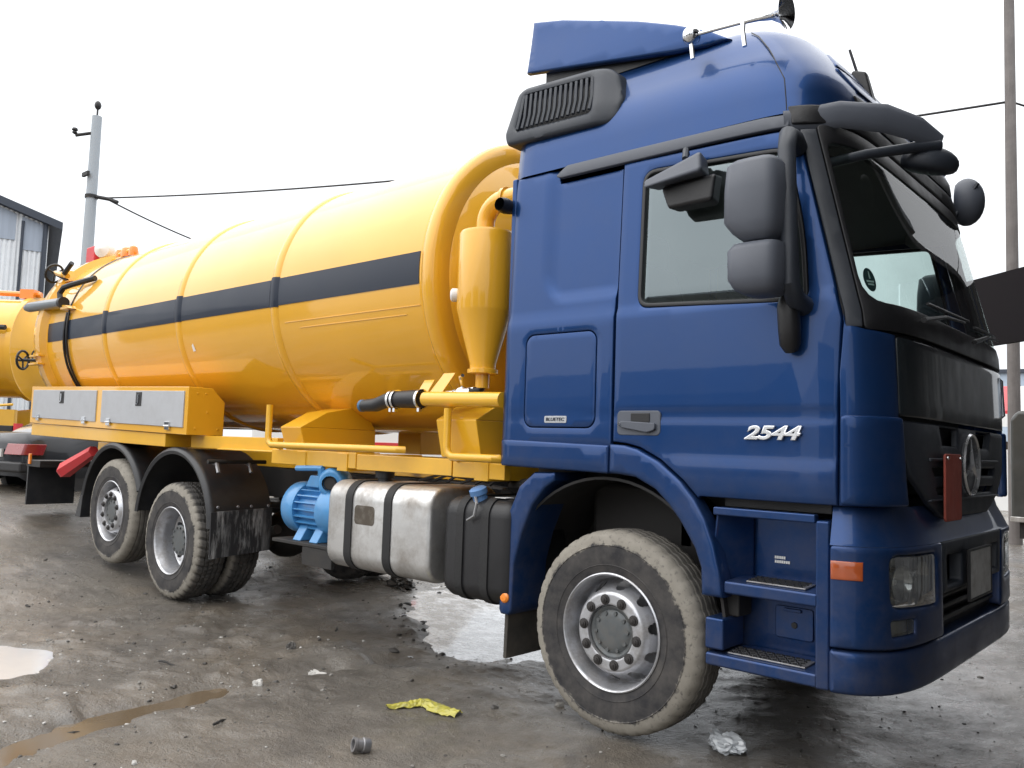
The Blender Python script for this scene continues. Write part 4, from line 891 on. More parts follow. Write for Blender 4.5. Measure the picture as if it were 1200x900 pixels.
# ------------------------------------------------------------------ tool locker with two lids
def tl(x): return (x+4.6)*-.0235          # the locker stands slightly nose down
q = MB(); x0, x1 = -8.46, -4.6
P_ = lambda x, y, z: (x, y, z+tl(x))
q.prism([P_(x1, -.02, 1.49), P_(x1, .34, 1.49), P_(x1, .34, 1.80), P_(x1, .21, 1.925), P_(x1, -.02, 1.925)], (x0-x1, 0, tl(x0))); tb = q.build('tool_locker', YELLOW, TR, bevel=.006)
q = MB(); q.hexa([P_(-8.44, .0, 1.345), (-5.03, .0, 1.375), (-5.03, .30, 1.375), P_(-8.44, .30, 1.345), P_(-8.44, .0, 1.485), P_(-5.03, .0, 1.485), P_(-5.03, .30, 1.485), P_(-8.44, .30, 1.485)]); q.build('locker_sill', YFRAME, TR, bevel=.005)
for a, b_ in ((-8.37, -6.56), (-6.42, -4.66)):
    q = MB(); q.hexa([P_(a, -.032, 1.555), P_(b_, -.032, 1.555), P_(b_, -.012, 1.555), P_(a, -.012, 1.555), P_(a, -.032, 1.885), P_(b_, -.032, 1.885), P_(b_, -.012, 1.885), P_(a, -.012, 1.885)]); lid = q.build('locker_lid', ALULID, TR, bevel=.004)
    m_ = (a+b_)/2-.02; q = MB(); q.box(m_-.06, m_+.06, -.037, -.030, 1.735+tl(m_), 1.87+tl(m_)); lt = q.build('latch', BLACK, None, bevel=.003); lt.parent = lid
    q = MB(); q.box(m_-.014, m_+.014, -.046, -.036, 1.76+tl(m_), 1.845+tl(m_)); q.box(m_-.03, m_+.0, -.046, -.036, 1.75+tl(m_), 1.765+tl(m_)); q.build('latch_key', CHROME, None).parent = lid
    for xh in (a+.2, b_-.28): q = MB(); q.box(xh-.045, xh+.045, -.043, -.024, 1.525+tl(xh), 1.60+tl(xh)); q.tube([(xh-.05, -.043, 1.56+tl(xh)), (xh+.05, -.043, 1.56+tl(xh))], .010, 8); q.build('hinge', CHROME, None, bevel=.003).parent = lid
q = MB()
for y, z in ((.07, 1.87), (.15, 1.87), (.06, 1.55), (.28, 1.55), (.17, 1.70)): q.lathe([(0, .004), (.009, .003), (.011, -.002)], (-4.598, y, z), (1, 0, 0), 8)
q.build('rivets', YELLOW, TR)['kind'] = 'stuff'
# ------------------------------------------------------------------ mudguards of the two rear axles
def guard(xc, zc, r, a0, a1, y0=-.01, y1=.60, tail=None):
    q = MB(); n_ = 26; pr = [(r-.05, y0), (r-.02, y0-.012), (r, y0), (r+.012, y0+.02), (r+.012, y0+.05), (r, y0+.07), (r, y1), (r-.012, y1), (r-.012, y0+.02), (r-.05, y0+.012)]
    pts = []
    for k in range(n_+1):
        a = a0+(a1-a0)*k/n_
        for r_, y in pr: q.v.append((xc-r_*math.cos(a), y, zc+r_*math.sin(a)))
    m = len(pr)
    for k in range(n_):
        for j in range(m): j2 = (j+1) % m; q.f.append((k*m+j, k*m+j2, (k+1)*m+j2, (k+1)*m+j))
    q.f.append(tuple(range(m))); q.f.append(tuple(range(n_*m, n_*m+m))); q.mi = [0]*len(q.f); return q.build('mudguard', FENDER, TR, angle=45)
guard(XT, R+ZT-.02, .705, math.radians(12), math.radians(158)); guard(XD, R+.12, .715, math.radians(8), math.radians(176))
q = MB(); q.hexa([(-6.98, .0, .58), (-6.84, .0, .58), (-6.84, .58, .58), (-6.98, .58, .58), (-6.84, .0, .88), (-6.80, .0, .88), (-6.80, .58, .88), (-6.84, .58, .88)]); q.build('mud_flap', FENDER, TR, bevel=.004)
fl = mat('chalky_mud_flap', (.016, .016, .018), .6, var=.2); t_ = fl.node_tree; b_ = t_.nodes['Principled BSDF']
st_ = ramp(t_, noise(t_, 5.5, 6, .7, stretch=(1, 2.6, .45)), .50, .66); st2 = ramp(t_, noise(t_, 1.7, 2, .5, stretch=(1, 2.2, .2)), .42, .55)
t_.links.new(mixc(t_, mathn(t_, 'MULTIPLY', st_, st2), (.018, .018, .02), (.30, .30, .30)), b_.inputs['Base Color'])
q = MB(); q.hexa([(-4.11, -.005, .445), (-4.095, -.005, .445), (-4.095, .57, .485), (-4.11, .57, .485), (-4.115, -.01, .84), (-4.10, -.01, .84), (-4.10, .585, .86), (-4.115, .585, .86)]); q.build('mud_flap', fl, TR)
q = MB(); q.tube([(-4.28, .03, 1.265), (-4.28, .60, 1.265)], .018, 8); gb = q.build('guard_bar', DARKMETAL, TR)
for y in (.10, .42): q = MB(); q.tube([(-4.33, y, 1.26), (-4.25, y, 1.24), (-4.215, y, 1.17)], .018, 6); q.build('bar_clip', STEEL, None).parent = gb
for y in (.05, .24, .37, .54):
    q = MB(); q.lathe([(0, .008), (.012, .006), (.014, 0)], (-4.10, y, .88), (1, 0, 0), 8); q.build('bolt', STEEL, None).parent = gb
# rear end: red bumper bar, black flap with marker
q = MB(); q.tube([(-7.47, .03, 1.04), (-7.43, .035, 1.055), (-6.85, .10, 1.285)], [.075, .092, .062], 6); q.build('rear_guard_bar', RED, TR, angle=20)
q = MB(); q.box(-7.98, -7.84, .5, 2.0, .95, 1.10); q.build('rear_bumper_bar', CHASSIS, TR, bevel=.02)
q = MB(); q.box(-9.02, -8.98, .18, .75, .56, 1.04); q.build('mud_flap', FENDER, TR, bevel=.004)
q = MB(); q.box(-9.0, -8.55, .16, 2.3, 1.04, 1.12); q.build('lamp_carrier', CHASSIS, TR, bevel=.005)
q = MB(); q.box(-8.90, -8.84, .14, .165, 1.07, 1.20); q.build('marker_lamp', ORANGE, TR, bevel=.006)
# ------------------------------------------------------------------ tanks on the side
def soft_box(name, x0, x1, y0, y1, z0, z1, r, mt, endr=.03):
    q = MB(); base = rrect(y0, y1, z0, z1, r, 7); secs = [(x0, endr), (x0+endr*.3, endr*.3), (x0+endr, 0), (x1-endr, 0), (x1-endr*.3, endr*.3), (x1, endr)]; n_ = len(base)
    for x, d in secs:
        q.v += [(x, p[0], p[1]) for p in (offset(base, d) if d else base)]
    for i in range(5):
        for k in range(n_): q.f.append((i*n_+k, i*n_+(k+1) % n_, (i+1)*n_+(k+1) % n_, (i+1)*n_+k))
    q.f.append(tuple(range(n_))); q.f.append(tuple(range(5*n_, 6*n_))); q.mi = [0]*len(q.f); return q.build(name, mt, TR, angle=48)
ft = soft_box('fuel_tank', -2.43, -1.36, -.04, .62, .59, 1.205, .13, ALU)
def strap(x, w, y0, y1, z0, z1, r, mt, parent, t=.006):
    q = MB(); a = rrect(y0-t, y1+t, z0-t, z1+t, r+t, 7); n_ = len(a)
    for xx in (x, x+w): q.v += [(xx, p[0], p[1]) for p in a]
    for xx in (x, x+w): q.v += [(xx, p[0], p[1]) for p in offset(a, t*.9)]
    for k in range(n_):
        k2 = (k+1) % n_; q.f += [(k, k2, n_+k2, n_+k), (2*n_+k, 2*n_+k2, k2, k), (3*n_+k, 3*n_+k2, n_+k2, n_+k)]
    q.mi = [0]*len(q.f); o = q.build('strap', mt, None, angle=45); o.parent = parent
for x in (-2.215, -1.80): strap(x, .075, -.04, .62, .59, 1.205, .13, RUBBER, ft, .008)
q = MB(); q.lathe([(.05, 0), (.05, .03), (.07, .03), (.07, .075), (.05, .09), (0, .09)], (-2.12, .22, 1.20), (0, 0, 1), 20); q.build('filler_cap', BLACK, None).parent = ft
q = MB(); q.prism([(-2.0+u*1, -.0412, v) for u, v in rrect(-.115, .10, .915, 1.045, .03)], (0, .004, 0)); q.build('glue_mark', mat('brown_glue_residue', (.07, .055, .04), .7, var=.3, scale=14, dirt=.6, dscale=10, dirtcol=(.3, .28, .25)), None).parent = ft
ad = soft_box('urea_tank', -1.265, -.70, -.02, .55, .545, 1.165, .11, BLACK, .06)
for x in (-1.13, -.92): strap(x, .06, -.02, .55, .545, 1.165, .11, RUBBER, ad, .010)
q = MB(); q.lathe([(.045, -.03), (.045, .02), (.055, .022), (.055, .055), (.04, .065), (0, .066)], (-1.01, .05, 1.165), (-.1, -.35, 1), 18); q.build('filler_cap', mat('cap_light_blue', (.10, .22, .45), .45), None).parent = ad
q = MB(); q.tube([(-1.0, .0, 1.17), (-.95, -.04, 1.13), (-.96, -.05, 1.06), (-1.02, -.045, 1.03)], .009, 6); q.build('cap_cord', STEEL, None).parent = ad
q = MB(); q.prism([(u, v, 1.171) for u, v in ((-.885, .05), (-.80, .05), (-.80, .13), (-.885, .13))], (0, 0, .003)); q.build('sticker', WHITE, None).parent = ad
q = MB()
for k in range(6): q.tube([(-1.9+.12*k, .35+.02*k, 1.22), (-1.75+.12*k, .42, 1.27+.02*(k % 3)), (-1.5+.1*k, .55, 1.24), (-1.3+.08*k, .7, 1.20)], .011, 5)
q.build('hose_bundle', BLACK, TR)['kind'] = 'stuff'
q = MB(); q.box(-1.25, -.80, .5, .83, 1.0, 1.2); q.ball((-1.0, .45, 1.22), (.12, .10, .06), 10, 6); q.build('valve_block', DARKMETAL, TR, bevel=.01)
# ------------------------------------------------------------------ blue pump motor on its shelf
mo = MB(); my, mz = .22, .955
mo.lathe([(.15, -2.98), (.15, -2.62)], (0, my, mz), (1, 0, 0), 36); mot = mo.build('pump_motor', MOTORBLUE, TR)
for xa, xb, nm in ((-3.17, -2.96, 0), (-2.68, -2.42, 1)):
    q = MB(); q.lathe([(0, xa), (.12, xa), (.175, xa+.02), (.20, xa+.06), (.205, xb-.02), (.20, xb), (.14, xb)] if nm == 0 else [(.15, xa), (.195, xa), (.20, xa+.02), (.20, xb-.05), (.17, xb-.01), (0, xb)], (0, my, mz), (1, 0, 0), 40); q.build('end_bell', MOTORBLUE, None).parent = mot
for k in range(22):
    a = 2*PI*k/22; c_, s_ = math.cos(a), math.sin(a); q = MB(); d = Vector((0, c_, s_)); e_ = Vector((0, -s_, c_)); o_ = Vector((0, my, mz))
    q.hexa([Vector((-2.965, 0, 0))+o_+d*.145-e_*.006, Vector((-2.675, 0, 0))+o_+d*.145-e_*.006, Vector((-2.675, 0, 0))+o_+d*.145+e_*.006, Vector((-2.965, 0, 0))+o_+d*.145+e_*.006, Vector((-2.965, 0, 0))+o_+d*.192-e_*.004, Vector((-2.675, 0, 0))+o_+d*.192-e_*.004, Vector((-2.675, 0, 0))+o_+d*.192+e_*.004, Vector((-2.965, 0, 0))+o_+d*.192+e_*.004])
    q.build('fin', MOTORBLUE, None).parent = mot
for x in (-2.95, -2.74): q = MB(); q.hexa([(x, my-.19, mz-.235), (x+.10, my-.19, mz-.235), (x+.10, my+.19, mz-.235), (x, my+.19, mz-.235), (x, my-.12, mz-.12), (x+.10, my-.12, mz-.12), (x+.10, my+.12, mz-.12), (x, my+.12, mz-.12)]); q.build('foot', MOTORBLUE, None, bevel=.008).parent = mot
q = MB(); q.hexa([(-2.92, .10, 1.12), (-2.62, .10, 1.12), (-2.62, .34, 1.12), (-2.92, .34, 1.12), (-2.86, .10, 1.215), (-2.66, .10, 1.215), (-2.66, .31, 1.215), (-2.86, .31, 1.215)]); q.lathe([(0, -.10), (.09, -.10), (.115, -.06), (.115, .06), (.09, .10), (0, .10)], (-2.63, .17, 1.165), (.5, -.86, 0), 24); q.lathe([(.09, 0), (.09, .06), (.06, .09), (0, .10)], (-2.76, .20, 1.16), (0, 0, 1), 18); pv = q.build('pump_head', MOTORBLUE, None, bevel=.012); pv.parent = mot
q = MB(); q.tube([(-2.98, .06, 1.262), (-2.83, .08, 1.268), (-2.70, .10, 1.272)], .021, 8); q.tube([(-2.72, .12, 1.17), (-2.72, .10, 1.275)], .03, 8); q.build('valve_lever', MOTORBLUE, None).parent = mot
q = MB(); q.lathe([(.0, .0), (.045, .0), (.055, -.01), (.055, .02)], (-2.575, .077, 1.165), (.5, -.86, 0), 16); q.build('port', DARKMETAL, None).parent = mot
q = MB(); q.box(-3.16, -2.36, -.01, .50, .695, .72); q.box(-2.76, -2.40, -.005, .02, .56, .693); q.hexa([(-2.80, .02, .56), (-2.77, .02, .56), (-2.77, .5, .56), (-2.80, .5, .56), (-2.80, .02, .694), (-2.77, .02, .694), (-2.77, .5, .694), (-2.80, .5, .694)]); q.box(-3.1, -3.05, .45, .85, .70, 1.0); q.build('motor_shelf', CHASSIS, TR, bevel=.004)
q = MB(); q.tube([(-3.6, 1.9, .75), (-2.2, 1.9, .75)], .25, 20); q.box(-2.0, -1.0, 1.9, 2.5, .55, 1.15); q.build('air_tank', CHASSIS, TR, bevel=.02)
q = MB(); q.box(-1.9, -.6, .95, 1.55, .70, 1.15); q.tube([(-.6, 1.25, .85), (-4.6, 1.25, .62)], .06, 10); q.build('gearbox', DARKMETAL, TR, bevel=.04)
# hoses, damper and brackets that show in the wheel arch and along the frame
q = MB(); q.tube([(-.42, .62, .62), (-.30, .66, 1.30)], .045, 10); q.tube([(-.37, .64, .92), (-.30, .66, 1.30)], .058, 10); q.build('damper', CHASSIS, TR)
for k, (a, z) in enumerate(((.0, 1.22), (.05, 1.16), (.11, 1.26))):
    q = MB(); q.tube([(-.60, .60+a, z), (-.35, .57+a, z-.05-.02*k), (-.05, .60+a, z+.03), (.25, .58+a, z-.02), (.45, .6+a, z-.12)], .013, 6); q.build('air_hose', RUBBER, TR)
q = MB(); q.box(-.20, .05, .55, .62, 1.05, 1.20); q.box(.12, .2, .5, .8, .95, 1.3); q.build('cab_bracket', DARKMETAL, TR, bevel=.01)
for k in range(3):
    q = MB(); q.tube([(-3.3, .80-.02*k, 1.18-.05*k), (-2.7, .79-.02*k, 1.14-.05*k), (-2.0, .80-.02*k, 1.19-.05*k), (-1.0, .79-.02*k, 1.15-.05*k)], .016, 6); q.build('air_hose', RUBBER, TR)
# round sticker inside the windscreen
STK = S_Y(.145)
sp_ = [FR(np.array([STK+.036*math.cos(t)]), np.array([2.285+.056*math.sin(t)]), np.array([.016]))[0] for t in np.linspace(0, 2*PI, 25)[:-1]]
q = MB(); q.v = [tuple(p) for p in sp_]; q.f = [tuple(range(24))]; q.mi = [0]; stk = q.build('round_sticker', mat('dark_green_film', (.012, .045, .05), .5), TR)
q = MB()
for a, b_, c, d in ((-.004, .006, .005, .040), (-.022, .022, -.012, -.004), (-.018, .018, -.026, -.018)):
    pp = [FR(np.array([STK+u]), np.array([2.285+v]), np.array([.0145]))[0] for u, v in ((a, c), (b_, c), (b_*.4 if c > 0 else b_, d), (a*.4 if c > 0 else a, d))]
    q.add(pp, [(0, 1, 2, 3)])
q.build('sticker_print', mat('pale_print', (.45, .6, .58), .5), stk)
# ------------------------------------------------------------------ the yard
def hgt(x, y):
    r = .115*np.clip(-5.0-x, 0, 3.6)+.06*np.clip(-8.6-x, 0, 3.2)
    return r*smooth01((9-np.abs(y-1))/3+1.2)
def rut(x, y, pts, w, dep):
    d = np.full(np.shape(x), 9.)
    for (xa, ya), (xb, yb) in zip(pts[:-1], pts[1:]):
        t = np.clip(((x-xa)*(xb-xa)+(y-ya)*(yb-ya))/((xb-xa)**2+(yb-ya)**2), 0, 1); d = np.minimum(d, np.hypot(x-xa-t*(xb-xa), y-ya-t*(yb-ya)))
    return -dep*np.exp(-(d/w)**2)
RUT = [(-1.75, -2.35), (-2.0, -1.85), (-2.05, -1.3), (-2.12, -.75), (-2.0, -.3), (-1.9, .2)]
PUD_L = (-3.62, -1.75)
PUD_R = (-2.48, 1.74)
def pudr_mask(x, y):     # long puddle behind the front wheel, in its own axes
    u = (x-PUD_R[0])*(-.75)+(y-PUD_R[1])*.66; v = (x-PUD_R[0])*.66+(y-PUD_R[1])*.75
    return (np.abs(u/1.5)**3+np.abs(v/.62)**3)**(1/3)+.28*fbm(x*2.3+3, y*2.3, 3)+.10*fbm(x*9, y*9+5, 2)
def pudl_mask(x, y): return np.hypot((x-PUD_L[0])/.50, (y-PUD_L[1])/.34)+.25*fbm(x*3+1, y*3, 3)
def relief(x, y):
    far = 1/(1+np.hypot(x+1.5, y)/14.)
    h = .022*fbm(x*.55, y*.55, 3)+.018*fbm(x*2.1+9, y*2.1, 3)+(.013*fbm(x*8+5, y*8+2, 4)+.0045*(vnoise(x*30, y*30)-.5))*far
    lump = np.maximum(0, fbm(x*3.3+40, y*3.3+3, 3)-.10)*.085*far*smooth01((-.9-x)/1.2)*(.35+.65*smooth01((x+5.2)/1.5))
    h = h+lump+rut(x, y, RUT, .14, .045)+.02*np.exp(-((x+2.45)/.25)**2)*smooth01((-y)/1.)
    for m, dp in ((pudr_mask(x, y), .035), (pudl_mask(x, y), .035)): h = h*(1-.75*smooth01((1.25-m)/.5))-dp*smooth01((1.2-m)/.4)
    for wx, wy in ((0, .15), (XD, .3), (XT, .15), (0, 2.35), (XD, 2.2), (XT, 2.35)):      # the wheels stand on firm, pressed-down ground
        k = np.exp(-(((x-wx)/.45)**2+((y-wy)/.5)**2)); h = h*(1-k)-.006*k
    return h
def axis(lo, hi, a, b_, fine, grow=1.10):
    v = list(np.arange(a, b_, fine)); s = fine; x = v[-1]
    while x < hi: s *= grow; x += s; v.append(x)
    s = fine; x = v[0]; L = []
    while x > lo: s *= grow; x -= s; L.append(x)
    return np.array(L[::-1]+v)
gx, gy = axis(-600, 600, -6.2, 2.6, .026), axis(-600, 600, -3.2, 3.6, .026)
X_, Y_ = np.meshgrid(gx, gy); Z_ = hgt(X_, Y_)+relief(X_, Y_)
nv = X_.size; co = np.stack([X_, Y_, Z_], -1).reshape(-1, 3); nx_, ny_ = len(gx), len(gy)
idx = np.arange(nv).reshape(ny_, nx_); q_ = np.stack([idx[:-1, :-1], idx[:-1, 1:], idx[1:, 1:], idx[1:, :-1]], -1).reshape(-1, 4)
me = bpy.data.meshes.new('ground'); me.vertices.add(nv); me.vertices.foreach_set('co', co.ravel()); me.loops.add(q_.size); me.loops.foreach_set('vertex_index', q_.ravel().astype(np.int32))
me.polygons.add(len(q_)); me.polygons.foreach_set('loop_start', np.arange(0, q_.size, 4, dtype=np.int32)); me.polygons.foreach_set('use_smooth', np.ones(len(q_), bool)); me.update(calc_edges=True)
gm, t, b = nodes_of('wet_yard_mud'); b.inputs['Specular IOR Level'].default_value = .5
nA = noise(t, .45, 6, .6); nB = noise(t, 2.6, 8, .65); nC = noise(t, 22, 6, .7); nD = noise(t, 90, 3, .6)
c = mixc(t, ramp(t, nA, .35, .65), (.106, .096, .083), (.180, .160, .135)); c = mixc(t, ramp(t, nB, .40, .66), c, (.074, .064, .053))
c = mixc(t, mathn(t, 'MULTIPLY', ramp(t, nC, .54, .72), .45), c, (.17, .16, .145)); c = mixc(t, mathn(t, 'MULTIPLY', ramp(t, nD, .60, .72), .35), c, (.04, .037, .034))
warm = mathn(t, 'MULTIPLY', ramp(t, noise(t, .9, 5, .6), .48, .64), .5); c = mixc(t, warm, c, (.135, .106, .074))
oil = mathn(t, 'MULTIPLY', ramp(t, noise(t, 1.4, 4, .55), .58, .68), .5); c = mixc(t, oil, c, (.036, .033, .030)); t.links.new(c, b.inputs['Base Color'])
wet = ramp(t, mathn(t, 'ADD', mathn(t, 'MULTIPLY', nB, .55), mathn(t, 'MULTIPLY', nA, .45)), .42, .62); rg = N(t, 'ShaderNodeMapRange'); t.links.new(wet, rg.inputs[0]); rg.inputs[3].default_value = .15; rg.inputs[4].default_value = .55
t.links.new(rg.outputs[0], b.inputs['Roughness']); b.inputs['Coat Roughness'].default_value = .24; b.inputs['Coat IOR'].default_value = 1.45; film = mathn(t, 'MULTIPLY', ramp(t, noise(t, 1.1, 5, .6), .38, .60), .75); t.links.new(film, b.inputs['Coat Weight'])
bp = N(t, 'ShaderNodeBump', Strength=.85, Distance=.026); t.links.new(mathn(t, 'ADD', mathn(t, 'MULTIPLY', nC, .7), mathn(t, 'MULTIPLY', nD, .3)), bp.inputs['Height']); t.links.new(bp.outputs[0], b.inputs['Normal']); b2 = N(t, 'ShaderNodeBump', Strength=.35, Distance=.02); t.links.new(nC, b2.inputs['Height']); t.links.new(b2.outputs[0], b.inputs['Coat Normal'])
go = mkobj('ground', me, gm); go['kind'] = 'structure'; go['label'] = 'muddy grey yard ground with ruts and wet patches'
def gz(x, y): return float((hgt(np.array([x*1.]), np.array([y*1.]))+relief(np.array([x*1.]), np.array([y*1.])))[0])
# puddles: level water sheets that the ground relief cuts to shape
def water(name, label, mask, cen, lvl, rx, mt):
    v, f = [], []; n_ = 120; ring = 40
    v.append((cen[0], cen[1], lvl))
    for k in range(1, ring+1):
        for i in range(n_):
            a = 2*PI*i/n_; v.append((cen[0]+rx*k/ring*math.cos(a), cen[1]+rx*k/ring*math.sin(a), lvl))
    for i in range(n_): f.append((0, 1+i, 1+(i+1) % n_))
    for k in range(ring-1):
        for i in range(n_): a = 1+k*n_; f.append((a+i, a+n_+i, a+n_+(i+1) % n_, a+(i+1) % n_))
    arr = np.array(v); ok = mask(arr[:, 0], arr[:, 1]) < 1.30
    f = [q for q in f if all(ok[i] for i in q)]
    m_ = bpy.data.meshes.new(name); m_.from_pydata(v, [], f); bm = bmesh.new(); bm.from_mesh(m_); bmesh.ops.delete(bm, geom=[x for x in bm.verts if not x.link_faces], context='VERTS'); bm.to_mesh(m_); bm.free()
    o = mkobj(name, m_, mt); o['kind'] = 'structure'; o['label'] = label; return o
def watermat(name, col, rough, bmp=.12):
    m, t, b = nodes_of(name); b.inputs['Base Color'].default_value = (*col, 1); b.inputs['Roughness'].default_value = rough; b.inputs['IOR'].default_value = 1.33; b.inputs['Specular IOR Level'].default_value = .8
    bp = N(t, 'ShaderNodeBump', Strength=bmp, Distance=.01); t.links.new(noise(t, 9, 4), bp.inputs['Height']); t.links.new(bp.outputs[0], b.inputs['Normal']); return m
W1 = watermat('sky_grey_puddle_water', (.46, .47, .49), .10, .10); W2 = watermat('brown_puddle_water', (.115, .086, .056), .12, .05)  # pale grey base puts sky glare into the left puddle's colour
SL_, t, b = nodes_of('sky_white_slush'); sn = ramp(t, noise(t, 5.0, 9, .72, stretch=(1, 1.6, 1)), .41, .56); c = mixc(t, sn, (.075, .07, .066), (.86, .89, .95)); c = mixc(t, ramp(t, noise(t, 26, 5, .7), .55, .66), c, (.10, .095, .09)); t.links.new(c, b.inputs['Base Color']); b.inputs['Roughness'].default_value = .22; b.inputs['Coat Weight'].default_value = 1; b.inputs['Coat Roughness'].default_value = .06; bp = N(t, 'ShaderNodeBump', Strength=.35, Distance=.02); t.links.new(noise(t, 11, 7, .7), bp.inputs['Height']); t.links.new(bp.outputs[0], b.inputs['Normal'])  # white in the slush colour stands in for reflected sky
water('puddle', 'slushy puddle with painted sky glare under the side of the tank lorry', pudr_mask, PUD_R, gz(*PUD_R)+.016, 2.4, SL_)
water('puddle', 'puddle with painted pale sky glare at the left edge of the yard', pudl_mask, PUD_L, gz(*PUD_L)+.016, .7, W1)
def rutmask(x, y): return (1-(-rut(x, y, [(-1.75, -2.35), (-2.0, -1.85), (-2.05, -1.3), (-2.12, -.85)], .14, .045))/.045)*1.6
zr = min(gz(*p) for p in RUT[:4])
water('puddle', 'brown muddy water standing in the tyre rut at the front left', lambda x, y: rutmask(x, y), (-1.98, -1.6), -.026, 1.0, W2)
# stones, mud crumbs and splinters on the ground
def scatter(name, label, n_, area_fn, size, mt, flat=.55):
    V, F = [], []; phi = (1+5**.5)/2
    ico = np.array([(-1, phi, 0), (1, phi, 0), (-1, -phi, 0), (1, -phi, 0), (0, -1, phi), (0, 1, phi), (0, -1, -phi), (0, 1, -phi), (phi, 0, -1), (phi, 0, 1), (-phi, 0, -1), (-phi, 0, 1)])/1.9
    fi = [(0, 11, 5), (0, 5, 1), (0, 1, 7), (0, 7, 10), (0, 10, 11), (1, 5, 9), (5, 11, 4), (11, 10, 2), (10, 7, 6), (7, 1, 8), (3, 9, 4), (3, 4, 2), (3, 2, 6), (3, 6, 8), (3, 8, 9), (4, 9, 5), (2, 4, 11), (6, 2, 10), (8, 6, 7), (9, 8, 1)]
    pts = np.array([area_fn() for _ in range(n_)]); zz_ = hgt(pts[:, 0], pts[:, 1])+relief(pts[:, 0], pts[:, 1])
    for (x, y), z in zip(pts, zz_):
        s = size*math.exp(rng.normal(0, .55)); e_ = np.array([1, rng.uniform(.5, 1), flat*rng.uniform(.6, 1.3)])*s; a = rng.uniform(0, 6.28)
        p = ico*(1+rng.uniform(-.28, .28, (12, 1)))*e_; p = np.stack([p[:, 0]*math.cos(a)-p[:, 1]*math.sin(a), p[:, 0]*math.sin(a)+p[:, 1]*math.cos(a), p[:, 2]], 1)+np.array([x, y, z+e_[2]*.25])
        b0 = len(V); V += [tuple(q) for q in p]; F += [tuple(i+b0 for i in f) for f in fi]
    m_ = bpy.data.meshes.new(name); m_.from_pydata(V, [], F); o = mkobj(name, m_, mt); tag(o, label, name, None, 'stuff'); return o
def near(): 
    while True:
        x, y = rng.uniform(-7, 2.2), rng.uniform(-3.0, 3.4)
        if rng.random() < (1.0 if x < -1.2 else .45): return x, y
scatter('gravel', 'loose grey stones and mud crumbs over the yard', 1900, near, .0045, mat('grey_stone', (.20, .19, .175), .75, var=.45, scale=40))
scatter('mud_crumbs', 'dark wet mud crumbs over the yard', 1900, near, .0055, mat('dark_mud', (.05, .046, .042), .55, var=.4, scale=40))
scatter('rubble', 'pale chips of rubble and ice along the ruts', 150, lambda: (rng.normal(-2.8, .9), rng.normal(-1.3, .8)), .007, mat('pale_chip', (.42, .41, .39), .6, var=.3, scale=40))
def pud_deb():
    while True:
        x, y = rng.uniform(-4.6, -1.4), rng.uniform(-.2, 3.2); m_ = pudr_mask(np.array(x), np.array(y))
        if m_ < 1.35 and rng.random() < .25+.75*(m_ > .8): return x, y
scatter('mud_crumbs', 'black mud lumps standing in the pale puddle', 130, pud_deb, .013, bpy.data.materials['dark_mud'])
# single pieces of litter
def lump(name, label, cat, c, size, mt, seed, parts=1, amp=.35):
    r_ = np.random.default_rng(seed); bm = bmesh.new(); bmesh.ops.create_icosphere(bm, subdivisions=4, radius=1); o1 = r_.uniform(0, 99)
    for v in bm.verts:
        d = v.co.normalized(); n1 = float(fbm(np.array(d.x*1.7+o1+d.z), np.array(d.y*1.7+o1-d.z*.7), 4)); n2 = abs(float(fbm(np.array(d.x*3.1+o1), np.array((d.y+d.z)*3.1), 3)))
        v.co = Vector((d.x*size[0], d.y*size[1], d.z*size[2]))*(1+amp*n1*1.6-amp*n2)
    m_ = bpy.data.meshes.new(name); bm.to_mesh(m_); bm.free(); m_.polygons.foreach_set('use_smooth', [True]*len(m_.polygons)); m_.set_sharp_from_angle(angle=math.radians(28))
    o = mkobj(name, m_, mt); o.location = (c[0], c[1], gz(*c)+size[2]*.55); return tag(o, label, cat)
pm, t, b = nodes_of('clear_plastic_film'); b.inputs['Base Color'].default_value = (.62, .65, .68, 1); b.inputs['Roughness'].default_value = .22; b.inputs['Coat Weight'].default_value = .6
b.inputs['Transmission Weight'].default_value = .25
lump('plastic_bag', 'crumpled whitish plastic bag in front of the front wheel', 'bag', (.53, .29), (.105, .085, .06), pm, 3, amp=.5)
lump('mud_clod', 'dark clod of mud and straw behind the pale puddle', 'mud clod', (-4.05, 2.12), (.20, .12, .07), bpy.data.materials['dark_mud'], 5, amp=.6)
lump('rubble_lump', 'pale lump of rubble lying in the rut line left of the yellow strip', 'rubble', (-1.97, -.82), (.045, .035, .022), bpy.data.materials['pale_chip'], 8, amp=.7)
lump('rubble_lump', 'pale crumbling lump of rubble nearest the wet patch in mid yard', 'rubble', (-1.95, -.42), (.075, .03, .018), bpy.data.materials['pale_chip'], 9, amp=.8)
lump('mud_clod', 'small dark clod in the open yard between rear wheels and puddle', 'mud clod', (-2.55, -.2), (.035, .03, .025), bpy.data.materials['dark_mud'], 12, amp=.6)
q = MB(); q.lathe([(.030, -.042), (.034, -.042), (.036, -.03), (.036, -.008), (.030, -.004), (.030, .022), (.034, .026), (.034, .040), (.024, .040), (.022, -.03), (.0, -.02)], (0, 0, 0), (-.35, -.9, .2), 18)
nutp = q.build('pipe_fitting', STEEL); nutp.location = (-.68, -1.06, gz(-.68, -1.06)+.034); tag(nutp, 'small grey threaded pipe fitting lying on the bare mud', 'pipe fitting')
